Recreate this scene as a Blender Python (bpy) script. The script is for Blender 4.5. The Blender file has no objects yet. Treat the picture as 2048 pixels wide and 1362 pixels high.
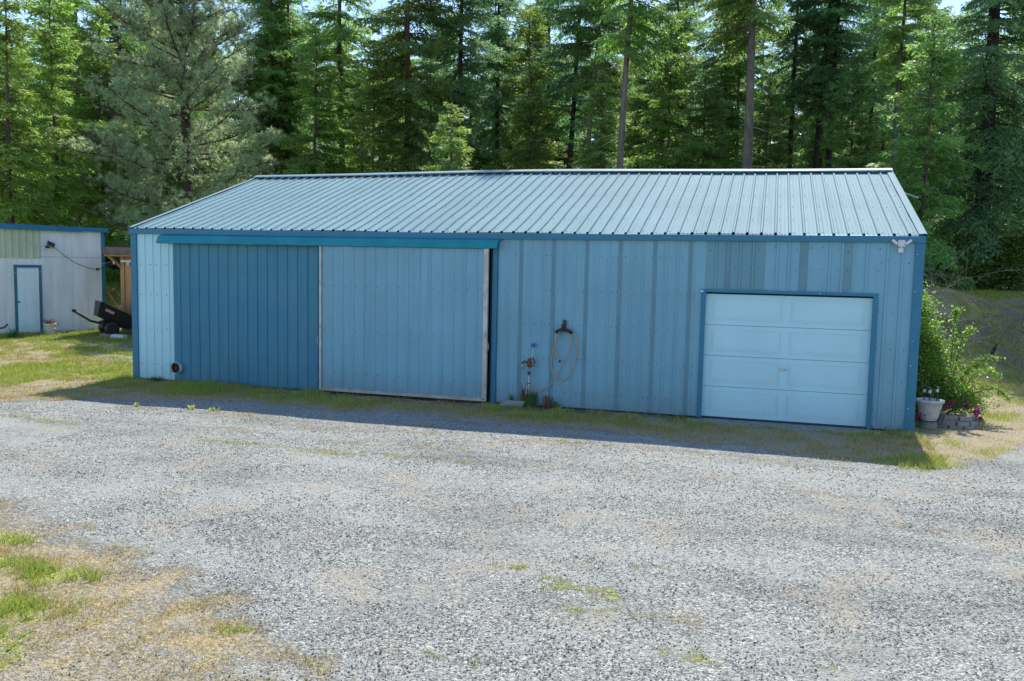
import bpy, math, random
import numpy as np
from mathutils import Matrix, Vector
scn = bpy.context.scene
R = math.radians
# ------------------------------------------------------------------ camera
F = 1708.93; YAW = -0.289371; PITCH = 0.0884692; ROLL = -0.0205960
CAM = np.array([12.72197, -15.08245, 2.60])
def cam_axes():
    cy, sy = math.cos(YAW), math.sin(YAW); cp, sp = math.cos(PITCH), math.sin(PITCH)
    cr, sr = math.cos(ROLL), math.sin(ROLL)
    fwd = np.array([sy*cp, cy*cp, -sp]); right = np.array([cy, -sy, 0]); down = np.cross(fwd, right)
    return right*cr + down*sr, -right*sr + down*cr, fwd
AR, AD, AF = cam_axes()
cd = bpy.data.cameras.new('camera'); cam = bpy.data.objects.new('camera', cd); scn.collection.objects.link(cam)
cd.sensor_width = 36; cd.lens = 36*F/2048; cd.clip_end = 2000; cd.clip_start = 0.1
cam.matrix_world = Matrix(((AR[0], -AD[0], -AF[0], CAM[0]), (AR[1], -AD[1], -AF[1], CAM[1]), (AR[2], -AD[2], -AF[2], CAM[2]), (0, 0, 0, 1)))
scn.camera = cam
# ------------------------------------------------------------------ world, sun, exposure
SUN = Vector((0.035, 0.63, 0.777)).normalized()
w = bpy.data.worlds.new('World'); scn.world = w; w.use_nodes = True
nt = w.node_tree; bg = nt.nodes['Background']; sk = nt.nodes.new('ShaderNodeTexSky')
sk.sky_type = 'NISHITA'; sk.sun_disc = False; sk.sun_elevation = math.asin(SUN.z)
sk.sun_rotation = math.atan2(SUN.x, SUN.y); sk.altitude = 700; sk.air_density = 1.0; sk.dust_density = 0.2; sk.ozone_density = 1.6
nt.links.new(sk.outputs[0], bg.inputs[0]); bg.inputs[1].default_value = 0.15
sl = bpy.data.lights.new('sun', 'SUN'); sl.energy = 3.8; sl.angle = R(0.53); sl.color = (1, .96, .85)
so = bpy.data.objects.new('sun', sl); scn.collection.objects.link(so); so.rotation_euler = (-SUN).to_track_quat('-Z', 'Y').to_euler()
scn.view_settings.view_transform = 'Standard'; scn.view_settings.look = 'None'
scn.view_settings.exposure = 0.72; scn.view_settings.gamma = 1
scn.cycles.max_bounces = 8; scn.cycles.diffuse_bounces = 5; scn.cycles.transmission_bounces = 5; scn.cycles.transparent_max_bounces = 4

# ------------------------------------------------------------------ maths helpers
def ss(x, a, b):
    t = np.clip((np.asarray(x, float)-a)/(b-a), 0, 1); return t*t*(3-2*t)
_rg = np.random.default_rng(5); _N = _rg.random((256, 256))
def vnoise(x, y, s=1.0, o=0):
    x = np.asarray(x, float)/s+o*17.3+500; y = np.asarray(y, float)/s+o*9.1+500
    xi = np.floor(x).astype(int); yi = np.floor(y).astype(int); fx = x-xi; fy = y-yi
    fx = fx*fx*(3-2*fx); fy = fy*fy*(3-2*fy); g = lambda a, b: _N[a % 256, b % 256]
    return (g(xi, yi)*(1-fx)+g(xi+1, yi)*fx)*(1-fy)+(g(xi, yi+1)*(1-fx)+g(xi+1, yi+1)*fx)*fy
def fbm(x, y, s=1.0, o=0, n=4):
    v = 0; a = .5; t = 0
    for i in range(n): v = v+a*vnoise(x, y, s/2**i, o+i*3); t += a; a *= .5
    return v/t
def height(x, y):
    x = np.asarray(x, float); y = np.asarray(y, float)
    left = .2*ss(-x, 2.5, 7)*ss(y, 1, 6)+1.3*ss(y, 12, 30)+.03*np.maximum(y-30, 0)
    rr = 1.9*ss(y+.8*(vnoise(x, y, 3, 7)-.5), 8.6, 15.5)+.03*np.maximum(y-17, 0)
    k = ss(x, 11, 15.5)
    bump = .75*(fbm(x, y, 1.5, 3, 5)-.5)*ss(y, 7.5, 10)*(1-ss(y, 15.5, 18))*k
    return left*(1-k)+rr*k+.05*(fbm(x, y, 2.5, 1)-.5)*ss(np.abs(y-4)-5, -.4, 1)+bump-.05*ss(-y, 4, 12)
def H(x, y): return float(height(x, y))
def ray(px, py):
    d = AR*(px-1024)/F+AD*(py-681)/F+AF; return d
FW = np.array([math.sin(YAW), math.cos(YAW), 0])
def atf(px, py, D): d = ray(px, py); return CAM+d*D/(d@FW)
def hit(px, py):
    '''where a sight line meets the terrain'''
    d = ray(px, py); t = 5.0
    while t < 150:
        p = CAM+d*t
        if p[2] < H(p[0], p[1]): return p
        t += .03
    return p
# ------------------------------------------------------------------ materials
def mat(name, base, rough=.6, metal=0, var=0, vscale=3, var2=None, bump=0, bscale=40, stretch=(1, 1, 1), transl=0, spec=.5, objrand=0, streak=0, dirt=0, island=0, sdir=(9, 9, .35)):
    m = bpy.data.materials.new(name); m.use_nodes = True; n = m.node_tree.nodes; l = m.node_tree.links
    b = n['Principled BSDF']; b.inputs['Roughness'].default_value = rough; b.inputs['Metallic'].default_value = metal
    b.inputs['Specular IOR Level'].default_value = spec
    col = n.new('ShaderNodeRGB'); col.outputs[0].default_value = (*base, 1); out = col.outputs[0]
    tc = n.new('ShaderNodeTexCoord'); mp = n.new('ShaderNodeMapping'); mp.inputs['Scale'].default_value = stretch
    l.new(tc.outputs['Object'], mp.inputs[0])
    def noise(scale, det=4, src=mp.outputs[0]):
        t = n.new('ShaderNodeTexNoise'); t.inputs['Scale'].default_value = scale; t.inputs['Detail'].default_value = det
        l.new(src, t.inputs['Vector']); return t.outputs['Fac']
    def mix(fac, a, c, blend='MIX'):
        x = n.new('ShaderNodeMix'); x.data_type = 'RGBA'; x.blend_type = blend
        if isinstance(fac, float): x.inputs[0].default_value = fac
        else: l.new(fac, x.inputs[0])
        if isinstance(a, tuple): x.inputs[6].default_value = (*a, 1)
        else: l.new(a, x.inputs[6])
        if isinstance(c, tuple): x.inputs[7].default_value = (*c, 1)
        else: l.new(c, x.inputs[7])
        return x.outputs[2]
    def ramp(src, a, c):
        r = n.new('ShaderNodeMapRange'); r.inputs[1].default_value = a; r.inputs[2].default_value = c; l.new(src, r.inputs[0]); return r.outputs[0]
    if var:
        c2 = var2 or tuple(max(0, c*(1-var)) for c in base)
        out = mix(ramp(noise(vscale), .35, .65), out, c2)
    if streak:
        mp2 = n.new('ShaderNodeMapping'); mp2.inputs['Scale'].default_value = sdir; l.new(tc.outputs['Object'], mp2.inputs[0])
        out = mix(ramp(noise(1.0, 6, mp2.outputs[0]), .52, .75), out, tuple(c*(1-streak) for c in base))
    if dirt:
        sp = n.new('ShaderNodeSeparateXYZ'); l.new(tc.outputs['Object'], sp.inputs[0])
        h = ramp(sp.outputs[2], .55, .0); t = n.new('ShaderNodeMath'); t.operation = 'MULTIPLY'; l.new(h, t.inputs[0]); l.new(noise(6, 5, tc.outputs['Object']), t.inputs[1])
        t2 = n.new('ShaderNodeMath'); t2.operation = 'MULTIPLY'; t2.inputs[1].default_value = dirt; l.new(t.outputs[0], t2.inputs[0])
        out = mix(t2.outputs[0], out, (.13, .12, .10))
    if island:
        ge = n.new('ShaderNodeNewGeometry'); rr = n.new('ShaderNodeMapRange'); rr.inputs[3].default_value = 1-island; rr.inputs[4].default_value = 1+island; l.new(ge.outputs['Random Per Island'], rr.inputs[0])
        hv = n.new('ShaderNodeHueSaturation'); l.new(rr.outputs[0], hv.inputs['Value']); l.new(out, hv.inputs['Color']); out = hv.outputs[0]
    if objrand:
        oi = n.new('ShaderNodeObjectInfo'); hs = n.new('ShaderNodeHueSaturation')
        a = n.new('ShaderNodeMapRange'); a.inputs[3].default_value = 1-objrand; a.inputs[4].default_value = 1+objrand; l.new(oi.outputs['Random'], a.inputs[0])
        l.new(a.outputs[0], hs.inputs['Value']); l.new(out, hs.inputs['Color'])
        a2 = n.new('ShaderNodeMapRange'); a2.inputs[3].default_value = .485; a2.inputs[4].default_value = .515
        mm = n.new('ShaderNodeMath'); mm.operation = 'FRACT'; m7 = n.new('ShaderNodeMath'); m7.operation = 'MULTIPLY'; m7.inputs[1].default_value = 7.31
        l.new(oi.outputs['Random'], m7.inputs[0]); l.new(m7.outputs[0], mm.inputs[0]); l.new(mm.outputs[0], a2.inputs[0]); l.new(a2.outputs[0], hs.inputs['Hue'])
        out = hs.outputs[0]
    l.new(out, b.inputs['Base Color'])
    if bump:
        bp = n.new('ShaderNodeBump'); bp.inputs['Strength'].default_value = bump; bp.inputs['Distance'].default_value = .01
        l.new(noise(bscale), bp.inputs['Height']); l.new(bp.outputs[0], b.inputs['Normal'])
    if transl:
        tr = n.new('ShaderNodeBsdfTranslucent'); hs = n.new('ShaderNodeHueSaturation'); hs.inputs['Saturation'].default_value = 1.1; hs.inputs['Value'].default_value = 2.3; hs.inputs['Hue'].default_value = .488
        l.new(out, hs.inputs['Color']); l.new(hs.outputs[0], tr.inputs[0])
        ms = n.new('ShaderNodeMixShader'); ms.inputs[0].default_value = transl
        l.new(b.outputs[0], ms.inputs[1]); l.new(tr.outputs[0], ms.inputs[2]); l.new(ms.outputs[0], n['Material Output'].inputs[0])
    return m
M = {}
M['roof'] = mat('roof_metal', (.24, .36, .405), .7, 0, .12, .5, stretch=(1, .3, 1), streak=.3, spec=.06, sdir=(22, .25, .25))
M['ribshade'] = mat('roof_rib_shade_side', (.12, .245, .295), .6, 0, .2, 2, spec=.2)  # darker tone paints shade onto the right-hand rib sides
M['ridge'] = mat('ridge_metal', (.22, .32, .36), .6, .1, .1, 2, spec=.2)
M['blue'] = mat('blue_trim_paint', (.006, .165, .29), .42, 0, .12, 3, dirt=.3)
M['teal'] = mat('teal_cover_paint', (.006, .235, .315), .4, 0, .15, 3)
M['dblue'] = mat('dark_blue_siding', (.008, .17, .30), .45, 0, .28, .9, var2=(.035, .195, .295), bump=.5, bscale=2.2, streak=.15, dirt=.3)
M['gblue'] = mat('grey_blue_siding', (.17, .385, .51), .5, 0, .14, .8, streak=.2, dirt=.7, bump=.5, bscale=2.2)
M['gblue2'] = mat('weathered_blue_siding', (.13, .30, .385), .55, 0, .15, 1, streak=.15)
M['gjoint'] = mat('weathered_joint_siding', (.12, .26, .335), .55, 0, .2, 2, dirt=.6)
M['dwhite'] = mat('pale_siding', (.40, .69, .79), .45, 0, .08, 1, dirt=.4)
M['gdoor'] = mat('garage_door_paint', (.43, .71, .82), .4, 0, .06, 1.3, dirt=.3)
M['frame'] = mat('door_frame_metal', (.52, .54, .52), .5, .2, .3, 5, dirt=.6)
M['screw'] = mat('screw_and_gap_dark', (.03, .045, .055), .5)
M['black'] = mat('black_plastic', (.012, .012, .014), .4, bump=.2)
M['white'] = mat('white_plastic', (.62, .65, .68), .4, 0, .1)
M['shedwhite'] = mat('shed_plywood_paint', (.78, .81, .82), .75, 0, .2, 2.5, stretch=(1, 1, .25), streak=.22, bump=.2)
M['greenpan'] = mat('green_fibreglass', (.50, .55, .40), .5, 0, .15, 2)
M['doorwhite'] = mat('shed_door_paint', (.68, .80, .84), .45, 0, .05)
M['shedblue'] = mat('shed_trim_paint', (.03, .18, .27), .55, 0, .3, 4)
M['wood'] = mat('plywood', (.58, .31, .14), .8, 0, .3, 2, stretch=(3, 3, .4))
M['woodgrey'] = mat('weathered_board', (.20, .16, .15), .85, 0, .3, 4)
M['shingle'] = mat('red_shingle', (.12, .06, .05), .9, 0, .5, 8)
M['conc'] = mat('concrete', (.27, .26, .25), .9, 0, .3, 9, bump=.5)
M['rust'] = mat('rusty_iron', (.20, .08, .04), .8, 0, .5, 12)
M['galv'] = mat('galvanised_pipe', (.5, .52, .52), .4, .6, .3, 8)
M['hose'] = mat('tan_hose', (.42, .30, .22), .5, 0, .15, 10)
M['diskblue'] = mat('marker_blue', (.02, .06, .45), .4)
M['pink'] = mat('label_pink', (.5, .25, .28), .5)
M['pot'] = mat('pot_white', (.62, .60, .60), .7, 0, .15, 6, bump=.8, bscale=28)
M['magenta'] = mat('petal_magenta', (.38, .03, .17), .6, transl=.3)
M['soil'] = mat('soil', (.06, .045, .035), .95, bump=.8)
M['bark'] = mat('bark_grey_brown', (.115, .085, .07), .95, 0, .5, 7, stretch=(1, 1, .25), bump=1, bscale=25)
M['barkdark'] = mat('bark_dark', (.045, .036, .032), .95, 0, .5, 7, stretch=(1, 1, .25), bump=1, bscale=25)
M['barkgrey'] = mat('bark_pale_grey', (.17, .15, .135), .95, 0, .45, 7, stretch=(1, 1, .3), bump=1, bscale=25)
M['twig'] = mat('dead_twig', (.26, .23, .21), .9, 0, .3, 6)
M['fir'] = mat('fir_needles', (.185, .30, .095), .5, 0, .40, .45, transl=.5, spec=.5, island=.4, objrand=.22)
M['firbright'] = mat('young_fir_needles', (.185, .29, .075), .5, 0, .4, .5, transl=.5, spec=.5, island=.35, objrand=.2)
M['firblue'] = mat('bluish_fir_needles', (.165, .29, .135), .5, 0, .4, .5, transl=.46, spec=.5, island=.4, objrand=.2)
M['pine'] = mat('pine_needles', (.38, .47, .29), .42, 0, .3, .7, transl=.40, spec=.6, island=.4)
M['leaf'] = mat('shrub_leaf', (.13, .22, .055), .5, 0, .4, 1.2, transl=.45, island=.4, objrand=.15)
M['leafyel'] = mat('yellow_green_leaf', (.27, .32, .06), .5, 0, .35, .8, transl=.5, island=.35, objrand=.1)
M['leafdark'] = mat('deep_green_leaf', (.075, .15, .055), .5, 0, .4, 1.2, transl=.38, island=.4, objrand=.15)
M['rose'] = mat('rose_leaf', (.19, .31, .07), .4, 0, .35, 2.5, transl=.5, spec=.6, island=.45)
M['weed'] = mat('weed_green', (.06, .15, .03), .6, 0, .3, 8, transl=.4)
M['weeddry'] = mat('weed_dry', (.20, .10, .06), .8, 0, .4, 8, transl=.3)
M['log'] = mat('dark_log', (.05, .035, .03), .9, 0, .4, 5)

# ------------------------------------------------------------------ mesh builder
class MB:
    def __init__(s): s.v = []; s.f = []; s.mi = []
    def add(s, vs, fs, mi=0, mx=None):
        o = len(s.v)
        if mx is not None: vs = [tuple(mx @ Vector(v)) for v in vs]
        s.v += [tuple(map(float, v)) for v in vs]; s.f += [tuple(i+o for i in f) for f in fs]; s.mi += [mi]*len(fs)
    def box(s, x0, x1, y0, y1, z0, z1, mi=0, mx=None, taper=1):
        cx, cy = (x0+x1)/2, (y0+y1)/2
        vs = [(x0, y0, z0), (x1, y0, z0), (x1, y1, z0), (x0, y1, z0)]
        vs += [(cx+(x-cx)*taper, cy+(y-cy)*taper, z1) for x, y, _ in vs]
        s.add(vs, [(3, 2, 1, 0), (4, 5, 6, 7), (0, 1, 5, 4), (1, 2, 6, 5), (2, 3, 7, 6), (3, 0, 4, 7)], mi, mx)
    def tube(s, pts, r, n=8, mi=0, mx=None, cap=True):
        pts = [Vector(p) for p in pts]; k = len(pts); rs = r if isinstance(r, (list, tuple)) else [r]*k
        vs = []; a = None
        for i, p in enumerate(pts):
            t = (pts[min(i+1, k-1)]-pts[max(i-1, 0)]).normalized()
            if a is None: a = t.cross(Vector((.31, .2, .93)) if abs(t.z) < .9 else Vector((1, 0, 0))).normalized()
            a = (a-t*a.dot(t)).normalized(); b = t.cross(a)
            for j in range(n):
                q = 2*math.pi*j/n; vs.append(p+(a*math.cos(q)+b*math.sin(q))*rs[i])
        fs = [(i*n+j, i*n+(j+1) % n, (i+1)*n+(j+1) % n, (i+1)*n+j) for i in range(k-1) for j in range(n)]
        if cap: fs += [tuple(range(n-1, -1, -1)), tuple((k-1)*n+j for j in range(n))]
        s.add(vs, fs, mi, mx)
    def lathe(s, prof, c, n=20, mi=0, mx=None):
        vs = []; k = len(prof)
        for r, z in prof:
            for j in range(n):
                q = 2*math.pi*j/n; vs.append((c[0]+r*math.cos(q), c[1]+r*math.sin(q), c[2]+z))
        s.add(vs, [(i*n+j, i*n+(j+1) % n, (i+1)*n+(j+1) % n, (i+1)*n+j) for i in range(k-1) for j in range(n)], mi, mx)
    def build(s, name, mats, parent=None, smooth=False):
        me = bpy.data.meshes.new(name); me.from_pydata(s.v, [], s.f)
        if not isinstance(mats, (list, tuple)): mats = [mats]
        for m in mats: me.materials.append(M[m])
        me.polygons.foreach_set('material_index', s.mi)
        if smooth: me.polygons.foreach_set('use_smooth', [True]*len(s.f))
        me.update(); o = bpy.data.objects.new(name, me); scn.collection.objects.link(o)
        if parent: o.parent = parent
        return o
def np_mesh(name, V, k, mats, mi=None, attr=None):
    """V: (n,k,3) separate faces of k corners"""
    n = V.shape[0]; me = bpy.data.meshes.new(name)
    me.vertices.add(n*k); me.vertices.foreach_set('co', np.ascontiguousarray(V, np.float32).ravel())
    me.loops.add(n*k); me.loops.foreach_set('vertex_index', np.arange(n*k, dtype=np.int32))
    me.polygons.add(n); me.polygons.foreach_set('loop_start', np.arange(0, n*k, k, dtype=np.int32))
    for m in mats: me.materials.append(M[m])
    if mi is not None: me.polygons.foreach_set('material_index', np.asarray(mi, np.int32))
    if attr is not None:
        a = me.color_attributes.new('tint', 'FLOAT_COLOR', 'POINT'); c = np.ones((n, k, 4), np.float32); c[:, :, :3] = attr[:, None, :]
        a.data.foreach_set('color', c.ravel())
    me.update(calc_edges=True); me.validate(); return me
def tag(o, label=None, cat=None, group=None, kind=None):
    if label: o['label'] = label
    if cat: o['category'] = cat
    if group: o['group'] = group
    if kind: o['kind'] = kind
    return o
def thing(name, label, cat, loc=(0, 0, 0), rz=0, group=None):
    o = bpy.data.objects.new(name, None); scn.collection.objects.link(o); o.location = loc; o.rotation_euler = (0, 0, rz)
    o.empty_display_size = .2; return tag(o, label, cat, group)
def link(name, me, parent=None, loc=(0, 0, 0)):
    o = bpy.data.objects.new(name, me); scn.collection.objects.link(o); o.location = loc
    if parent: o.parent = parent
    return o

# ------------------------------------------------------------------ ground
EDGE = [(-60, -9), (-6, -5.0), (-2.5, -3.9), (-.34, -3.21), (.62, -2.72), (2.08, -2.0), (4.15, -1.9), (6.24, -1.7), (8.83, -1.75), (11.13, -1.95), (12.5, -2.15), (13.26, -2.45), (14.86, -2.65), (15.6, -2.0), (16.07, -1.3), (16.51, -.74), (17.5, .3), (22, 1.2), (60, 2)]
EX = [e[0] for e in EDGE]; EY = [e[1] for e in EDGE]
LX = [-60, 2, 5.07, 6.44, 7.88, 8.99, 9.56, 10.19, 11.6]; LY = [-6, -7.4, -8.17, -8.58, -9.1, -9.63, -10.0, -10.56, -12.6]
def blob(x, y, cx, cy, rx, ry, o=0):
    d = .85*np.hypot((x-cx)/rx, (y-cy)/ry)+.8*(vnoise(x, y, .22, 11+o)-.5)+.9*(vnoise(x, y, .07, 12+o)-.5); return np.clip(1.6-1.6*d, 0, 1)
GREEN = [(7.2, -9.55, .36, .20), (6.62, -9.5, .3, .2), (7.45, -10.2, .4, .22), (7.6, -10.75, .5, .3), (6.0, -9.0, .3, .12), (10.0, -10.7, .2, .12)]
THIN = [(10.81, -8.13, .38, .08), (11.05, -8.25, .2, .06), (11.92, -7.7, .1, .05), (11.7, -7.75, .08, .05), (11.83, -8.78, .16, .09), (11.5, -8.8, .25, .1), (11.5, -8.45, .4, .15), (9.65, -4.77, .2, .07),
        (9.2, -4.65, .3, .08), (1.2, -4.35, .9, .10), (2.0, -4.45, .7, .12), (12.75, -8.75, .06, .04), (9.97, -10.11, .1, .06), (9.2, -10.0, .15, .08), (5.6, -4.7, 1.0, .12), (6.8, -4.75, 1.1, .14), (8.2, -4.6, .9, .12),
        (8.6, -3.4, .5, .12), (10.2, -2.9, .6, .08), (12.6, -3.0, .6, .08), (7.3, -4.1, .45, .10), (12.3, -9.3, .4, .12), (10.7, -9.9, .25, .07), (13.2, -9.2, .2, .08)]
DRYB = [(2.6, -2.95, 1.0, .16), (4.6, -2.9, .8, .22), (5.9, -3.3, 1.0, .25), (7.6, -3.0, .7, .2), (9.6, -3.05, .9, .15), (11.4, -2.95, 1.0, .12), (13.4, -3.15, .9, .12), (5.0, -3.9, .8, .18), (6.9, -4.1, .6, .15), (8.3, -3.9, .7, .15), (12.1, -8.7, .35, .2), (13.3, -4.6, .8, .12), (.8, -3.9, .9, .1), (14.2, -5.6, .5, .1)]
def masks(x, y):
    n1 = fbm(x, y, 1.2, 1); n2 = fbm(x, y, .35, 2); n3 = fbm(x, y, 3.0, 4)
    e = y-np.interp(x, EX, EY)+1.1*(n1-.5)+.6*(n2-.5)
    g = ss(e, -.35, .5)
    l = np.interp(x, LX, LY)-y+.9*(n1-.5)+.6*(n2-.5); gl = ss(l, -.7, .8)*(.62+.5*ss(fbm(x, y, .6, 17), .38, .55))
    g = np.maximum(g, gl)
    # gravel showing through the field on the left, and at the garage door
    bare = blob(x, y, -4.2, 4.6, 1.6, .7, 1)*.9+blob(x, y, -2.2, 2.6, 1.2, .35, 2)*.9+blob(x, y, -5.5, -.2, 1.5, .4, 3)*.6+blob(x, y, -3.5, 3.2, .9, .3, 5)*.8
    bare = bare+ss(fbm(x, y, .9, 21), .60, .72)*.4*(x < 0)
    bare = bare+1.0*((x > 11.5) & (x < 14.6) & (y > -.42+.3*(n2-.5)) & (y < 2))
    bare = bare+((x > 0) & (x < 15) & (y > .02) & (y < 9))*1.0
    bare = bare+ss(y-(-1.35+1.2*(n2-.5)), .2, -.2)*ss(x, 2.5, 5)*(1-ss(x, 8.5, 11))*.3*(y > -3)
    g = g*np.clip(1-bare, 0, 1)
    for i, b in enumerate(THIN): g = np.maximum(g, .47*blob(x, y, *b, o=i % 5))
    for i, b in enumerate(DRYB): g = np.maximum(g, .5*blob(x, y, *b, o=i % 4))
    grn = np.zeros_like(g)
    for i, b in enumerate(GREEN): grn = np.maximum(grn, blob(x, y, *b, o=i))
    wet = ss(y+.5*(n1-.5), -1.7, -.9)*(y < .6)*(x > -.3)*(x < 15.2)
    grn = np.maximum(grn, wet*(.95-.45*ss(x, 3.6, 6.5)+1.0*(n1-.5)+.9*(n2-.5)-.25))
    grn = np.maximum(grn, .75*blob(x, y, 8.7, -.5, .9, .5))
    grn = np.maximum(grn, ss(n3+.5*(n2-.5), .25, .5)*.85*(x < 1)*(y > -4)*ss(y, -3.4, -1.0))
    grn = np.maximum(grn, .62*ss(n1, .42, .58)*(x > 14)*(y > -3))
    grn = np.maximum(grn, .9*ss(y, 15.5, 16.5)*(x > 14)*(1-ss(y, 19, 21)))
    grn = np.maximum(grn, .35*(x > 14)*(y > 4)*ss(fbm(x, y, 1.1, 31), .42, .58))
    for i, b in enumerate(THIN): grn = np.maximum(grn, .62*blob(x, y, *b, o=i % 5)*(b[1] > -9 or b[1] > -12))
    grn = np.maximum(grn, .25*ss(fbm(x, y, .5, 9), .5, .66)*gl)
    soil = ((x > 14)*ss(y, 8.2, 9.5)*(1-ss(y, 14.5, 16))*ss(fbm(x, y, .9, 14), .34, .56))*.75
    soil = np.maximum(soil, ss(y, -.75, -.25)*(y < .3)*(x > 3.5)*(x < 15)*ss(n2, .35, .55)*.9)
    soil = np.maximum(soil, ss(y, 20, 26)*.8)
    soil = np.maximum(soil, .7*blob(x, y, -8.3, 5.6, 3.0, .35, 7))
    return np.clip(g, 0, 1), np.clip(grn, 0, 1), np.clip(soil, 0, 1)
def axis(a, b, st, far):
    c = np.arange(a, b, st); out = []; d = st
    p = b
    while p < far: d *= 1.22; p += d; out.append(p)
    lo = []; p = a; d = st
    while p > -far: d *= 1.22; p -= d; lo.append(p)
    return np.concatenate([lo[::-1], c, out])
gx = axis(-13, 22, .07, 600); gy = axis(-12.5, 19, .07, 600)
GX, GY = np.meshgrid(gx, gy, indexing='ij'); g, grn, soil = masks(GX, GY)
GZ = height(GX, GY)+.02*(fbm(GX, GY, .18, 6)-.5)*(.4+g)-.006*(1-g)*vnoise(GX, GY, 1.4, 2)
nx, ny = GX.shape; co = np.stack([GX, GY, GZ], -1).reshape(-1, 3)
idx = np.arange(nx*ny).reshape(nx, ny)
Q = np.stack([idx[:-1, :-1], idx[1:, :-1], idx[1:, 1:], idx[:-1, 1:]], -1).reshape(-1, 4)
isgr = (g[:-1, :-1].reshape(-1) < .45)
rd = ((GX[:-1, :-1] > 15.2) & (GY[:-1, :-1] > 2)).reshape(-1) | (GY[:-1, :-1] > 6).reshape(-1)
isgr &= ~rd
def sheet(name, faces):
    used = np.unique(faces); remap = -np.ones(nx*ny, np.int64); remap[used] = np.arange(len(used)); f = remap[faces]
    me = bpy.data.meshes.new(name); me.vertices.add(len(used)); me.vertices.foreach_set('co', co[used].astype(np.float32).ravel())
    me.loops.add(f.size); me.loops.foreach_set('vertex_index', f.ravel().astype(np.int32))
    me.polygons.add(len(f)); me.polygons.foreach_set('loop_start', np.arange(0, f.size, 4, dtype=np.int32))
    me.polygons.foreach_set('use_smooth', np.ones(len(f), bool))
    a = me.color_attributes.new('zone', 'FLOAT_COLOR', 'POINT')
    c = np.stack([g.ravel()[used], grn.ravel()[used], soil.ravel()[used], np.ones(len(used))], -1).astype(np.float32)
    a.data.foreach_set('color', c.ravel()); me.update(calc_edges=True); me.materials.append(M['ground'])
    o = link(name, me); tag(o, kind='structure'); return o
def ground_material():
    m = bpy.data.materials.new('gravel_and_grass'); m.use_nodes = True; n = m.node_tree.nodes; l = m.node_tree.links
    b = n['Principled BSDF']; b.inputs['Roughness'].default_value = .92; b.inputs['Specular IOR Level'].default_value = .25
    tc = n.new('ShaderNodeTexCoord').outputs['Object']
    at = n.new('ShaderNodeAttribute'); at.attribute_name = 'zone'; sep = n.new('ShaderNodeSeparateColor'); l.new(at.outputs['Color'], sep.inputs[0])
    def noise(s, d=4, src=tc, r=.5):
        t = n.new('ShaderNodeTexNoise'); t.inputs['Scale'].default_value = s; t.inputs['Detail'].default_value = d; t.inputs['Roughness'].default_value = r; l.new(src, t.inputs['Vector']); return t
    def ramp(src, a, c, lo=0, hi=1):
        r = n.new('ShaderNodeMapRange'); r.inputs[1].default_value = a; r.inputs[2].default_value = c; r.inputs[3].default_value = lo; r.inputs[4].default_value = hi; l.new(src, r.inputs[0]); return r.outputs[0]
    def mix(fac, a, c, blend='MIX'):
        x = n.new('ShaderNodeMix'); x.data_type = 'RGBA'; x.blend_type = blend
        if isinstance(fac, (int, float)): x.inputs[0].default_value = fac
        else: l.new(fac, x.inputs[0])
        for s, v in ((6, a), (7, c)):
            if isinstance(v, tuple): x.inputs[s].default_value = (*v, 1)
            else: l.new(v, x.inputs[s])
        return x.outputs[2]
    def math_(op, a, c):
        x = n.new('ShaderNodeMath'); x.operation = op
        for s, v in ((0, a), (1, c)):
            if isinstance(v, (int, float)): x.inputs[s].default_value = v
            else: l.new(v, x.inputs[s])
        return x.outputs[0]
    def vor(s, feat='F1'):
        t = n.new('ShaderNodeTexVoronoi'); t.inputs['Scale'].default_value = s; t.feature = feat; l.new(tc, t.inputs['Vector']); return t
    # stones: a random tone per cell, two sizes
    v1 = vor(58); v2 = vor(105)
    def stones(v):
        s = n.new('ShaderNodeSeparateColor'); l.new(v.outputs['Color'], s.inputs[0])
        cr = n.new('ShaderNodeValToRGB'); e = cr.color_ramp.elements; e[0].position = 0; e[0].color = (.035, .038, .038, 1); e[1].position = 1; e[1].color = (.82, .79, .70, 1)
        for p, c in ((.16, (.09, .098, .098, 1)), (.38, (.25, .255, .24, 1)), (.70, (.45, .44, .405, 1)), (.9, (.56, .55, .48, 1))):
            q = e.new(p); q.color = c
        l.new(s.outputs[0], cr.inputs[0]); return cr.outputs[0], s.outputs[1]
    c1, r1 = stones(v1); c2, r2 = stones(v2)
    grav = mix(.35, c1, c2)
    big = noise(.55, 5).outputs['Fac']; mid = noise(2.2, 5).outputs['Fac']
    grav = mix(ramp(mid, .50, .66, 0, .55), grav, (.40, .405, .38))            # dusty, finer patches
    grav = mix(ramp(big, .55, .70, 0, .42), grav, mix(1.0, grav, (.47, .47, .48), 'MULTIPLY'))   # darker fresh rock
    mpn = n.new('ShaderNodeMapping'); mpn.inputs['Rotation'].default_value = (0, 0, .42); mpn.inputs['Scale'].default_value = (.22, 1.1, 1); l.new(tc, mpn.inputs[0])
    trk = noise(1.0, 5, mpn.outputs[0]).outputs['Fac']; grav = mix(ramp(trk, .54, .64, 0, .34), grav, mix(1.0, grav, (.45, .45, .45), 'MULTIPLY')); grav = mix(ramp(trk, .46, .36, 0, .45), grav, (.45, .45, .42))
    tan = noise(1.3, 4).outputs['Fac']; grav = mix(ramp(tan, .54, .68, 0, .55), grav, (.42, .36, .28))
    # dry turf and green turf
    f1 = noise(26, 5, r=.7).outputs['Fac']; f2 = noise(7, 4).outputs['Fac']
    dry = mix(ramp(f1, .35, .65), (.27, .21, .12), (.64, .52, .30)); dry = mix(ramp(f2, .46, .60, 0, .75), dry, mix(ramp(f1, .4, .6), (.28, .26, .23), (.50, .45, .38)))
    gr = mix(ramp(f1, .35, .65), (.18, .22, .05), (.56, .55, .17))
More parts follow.
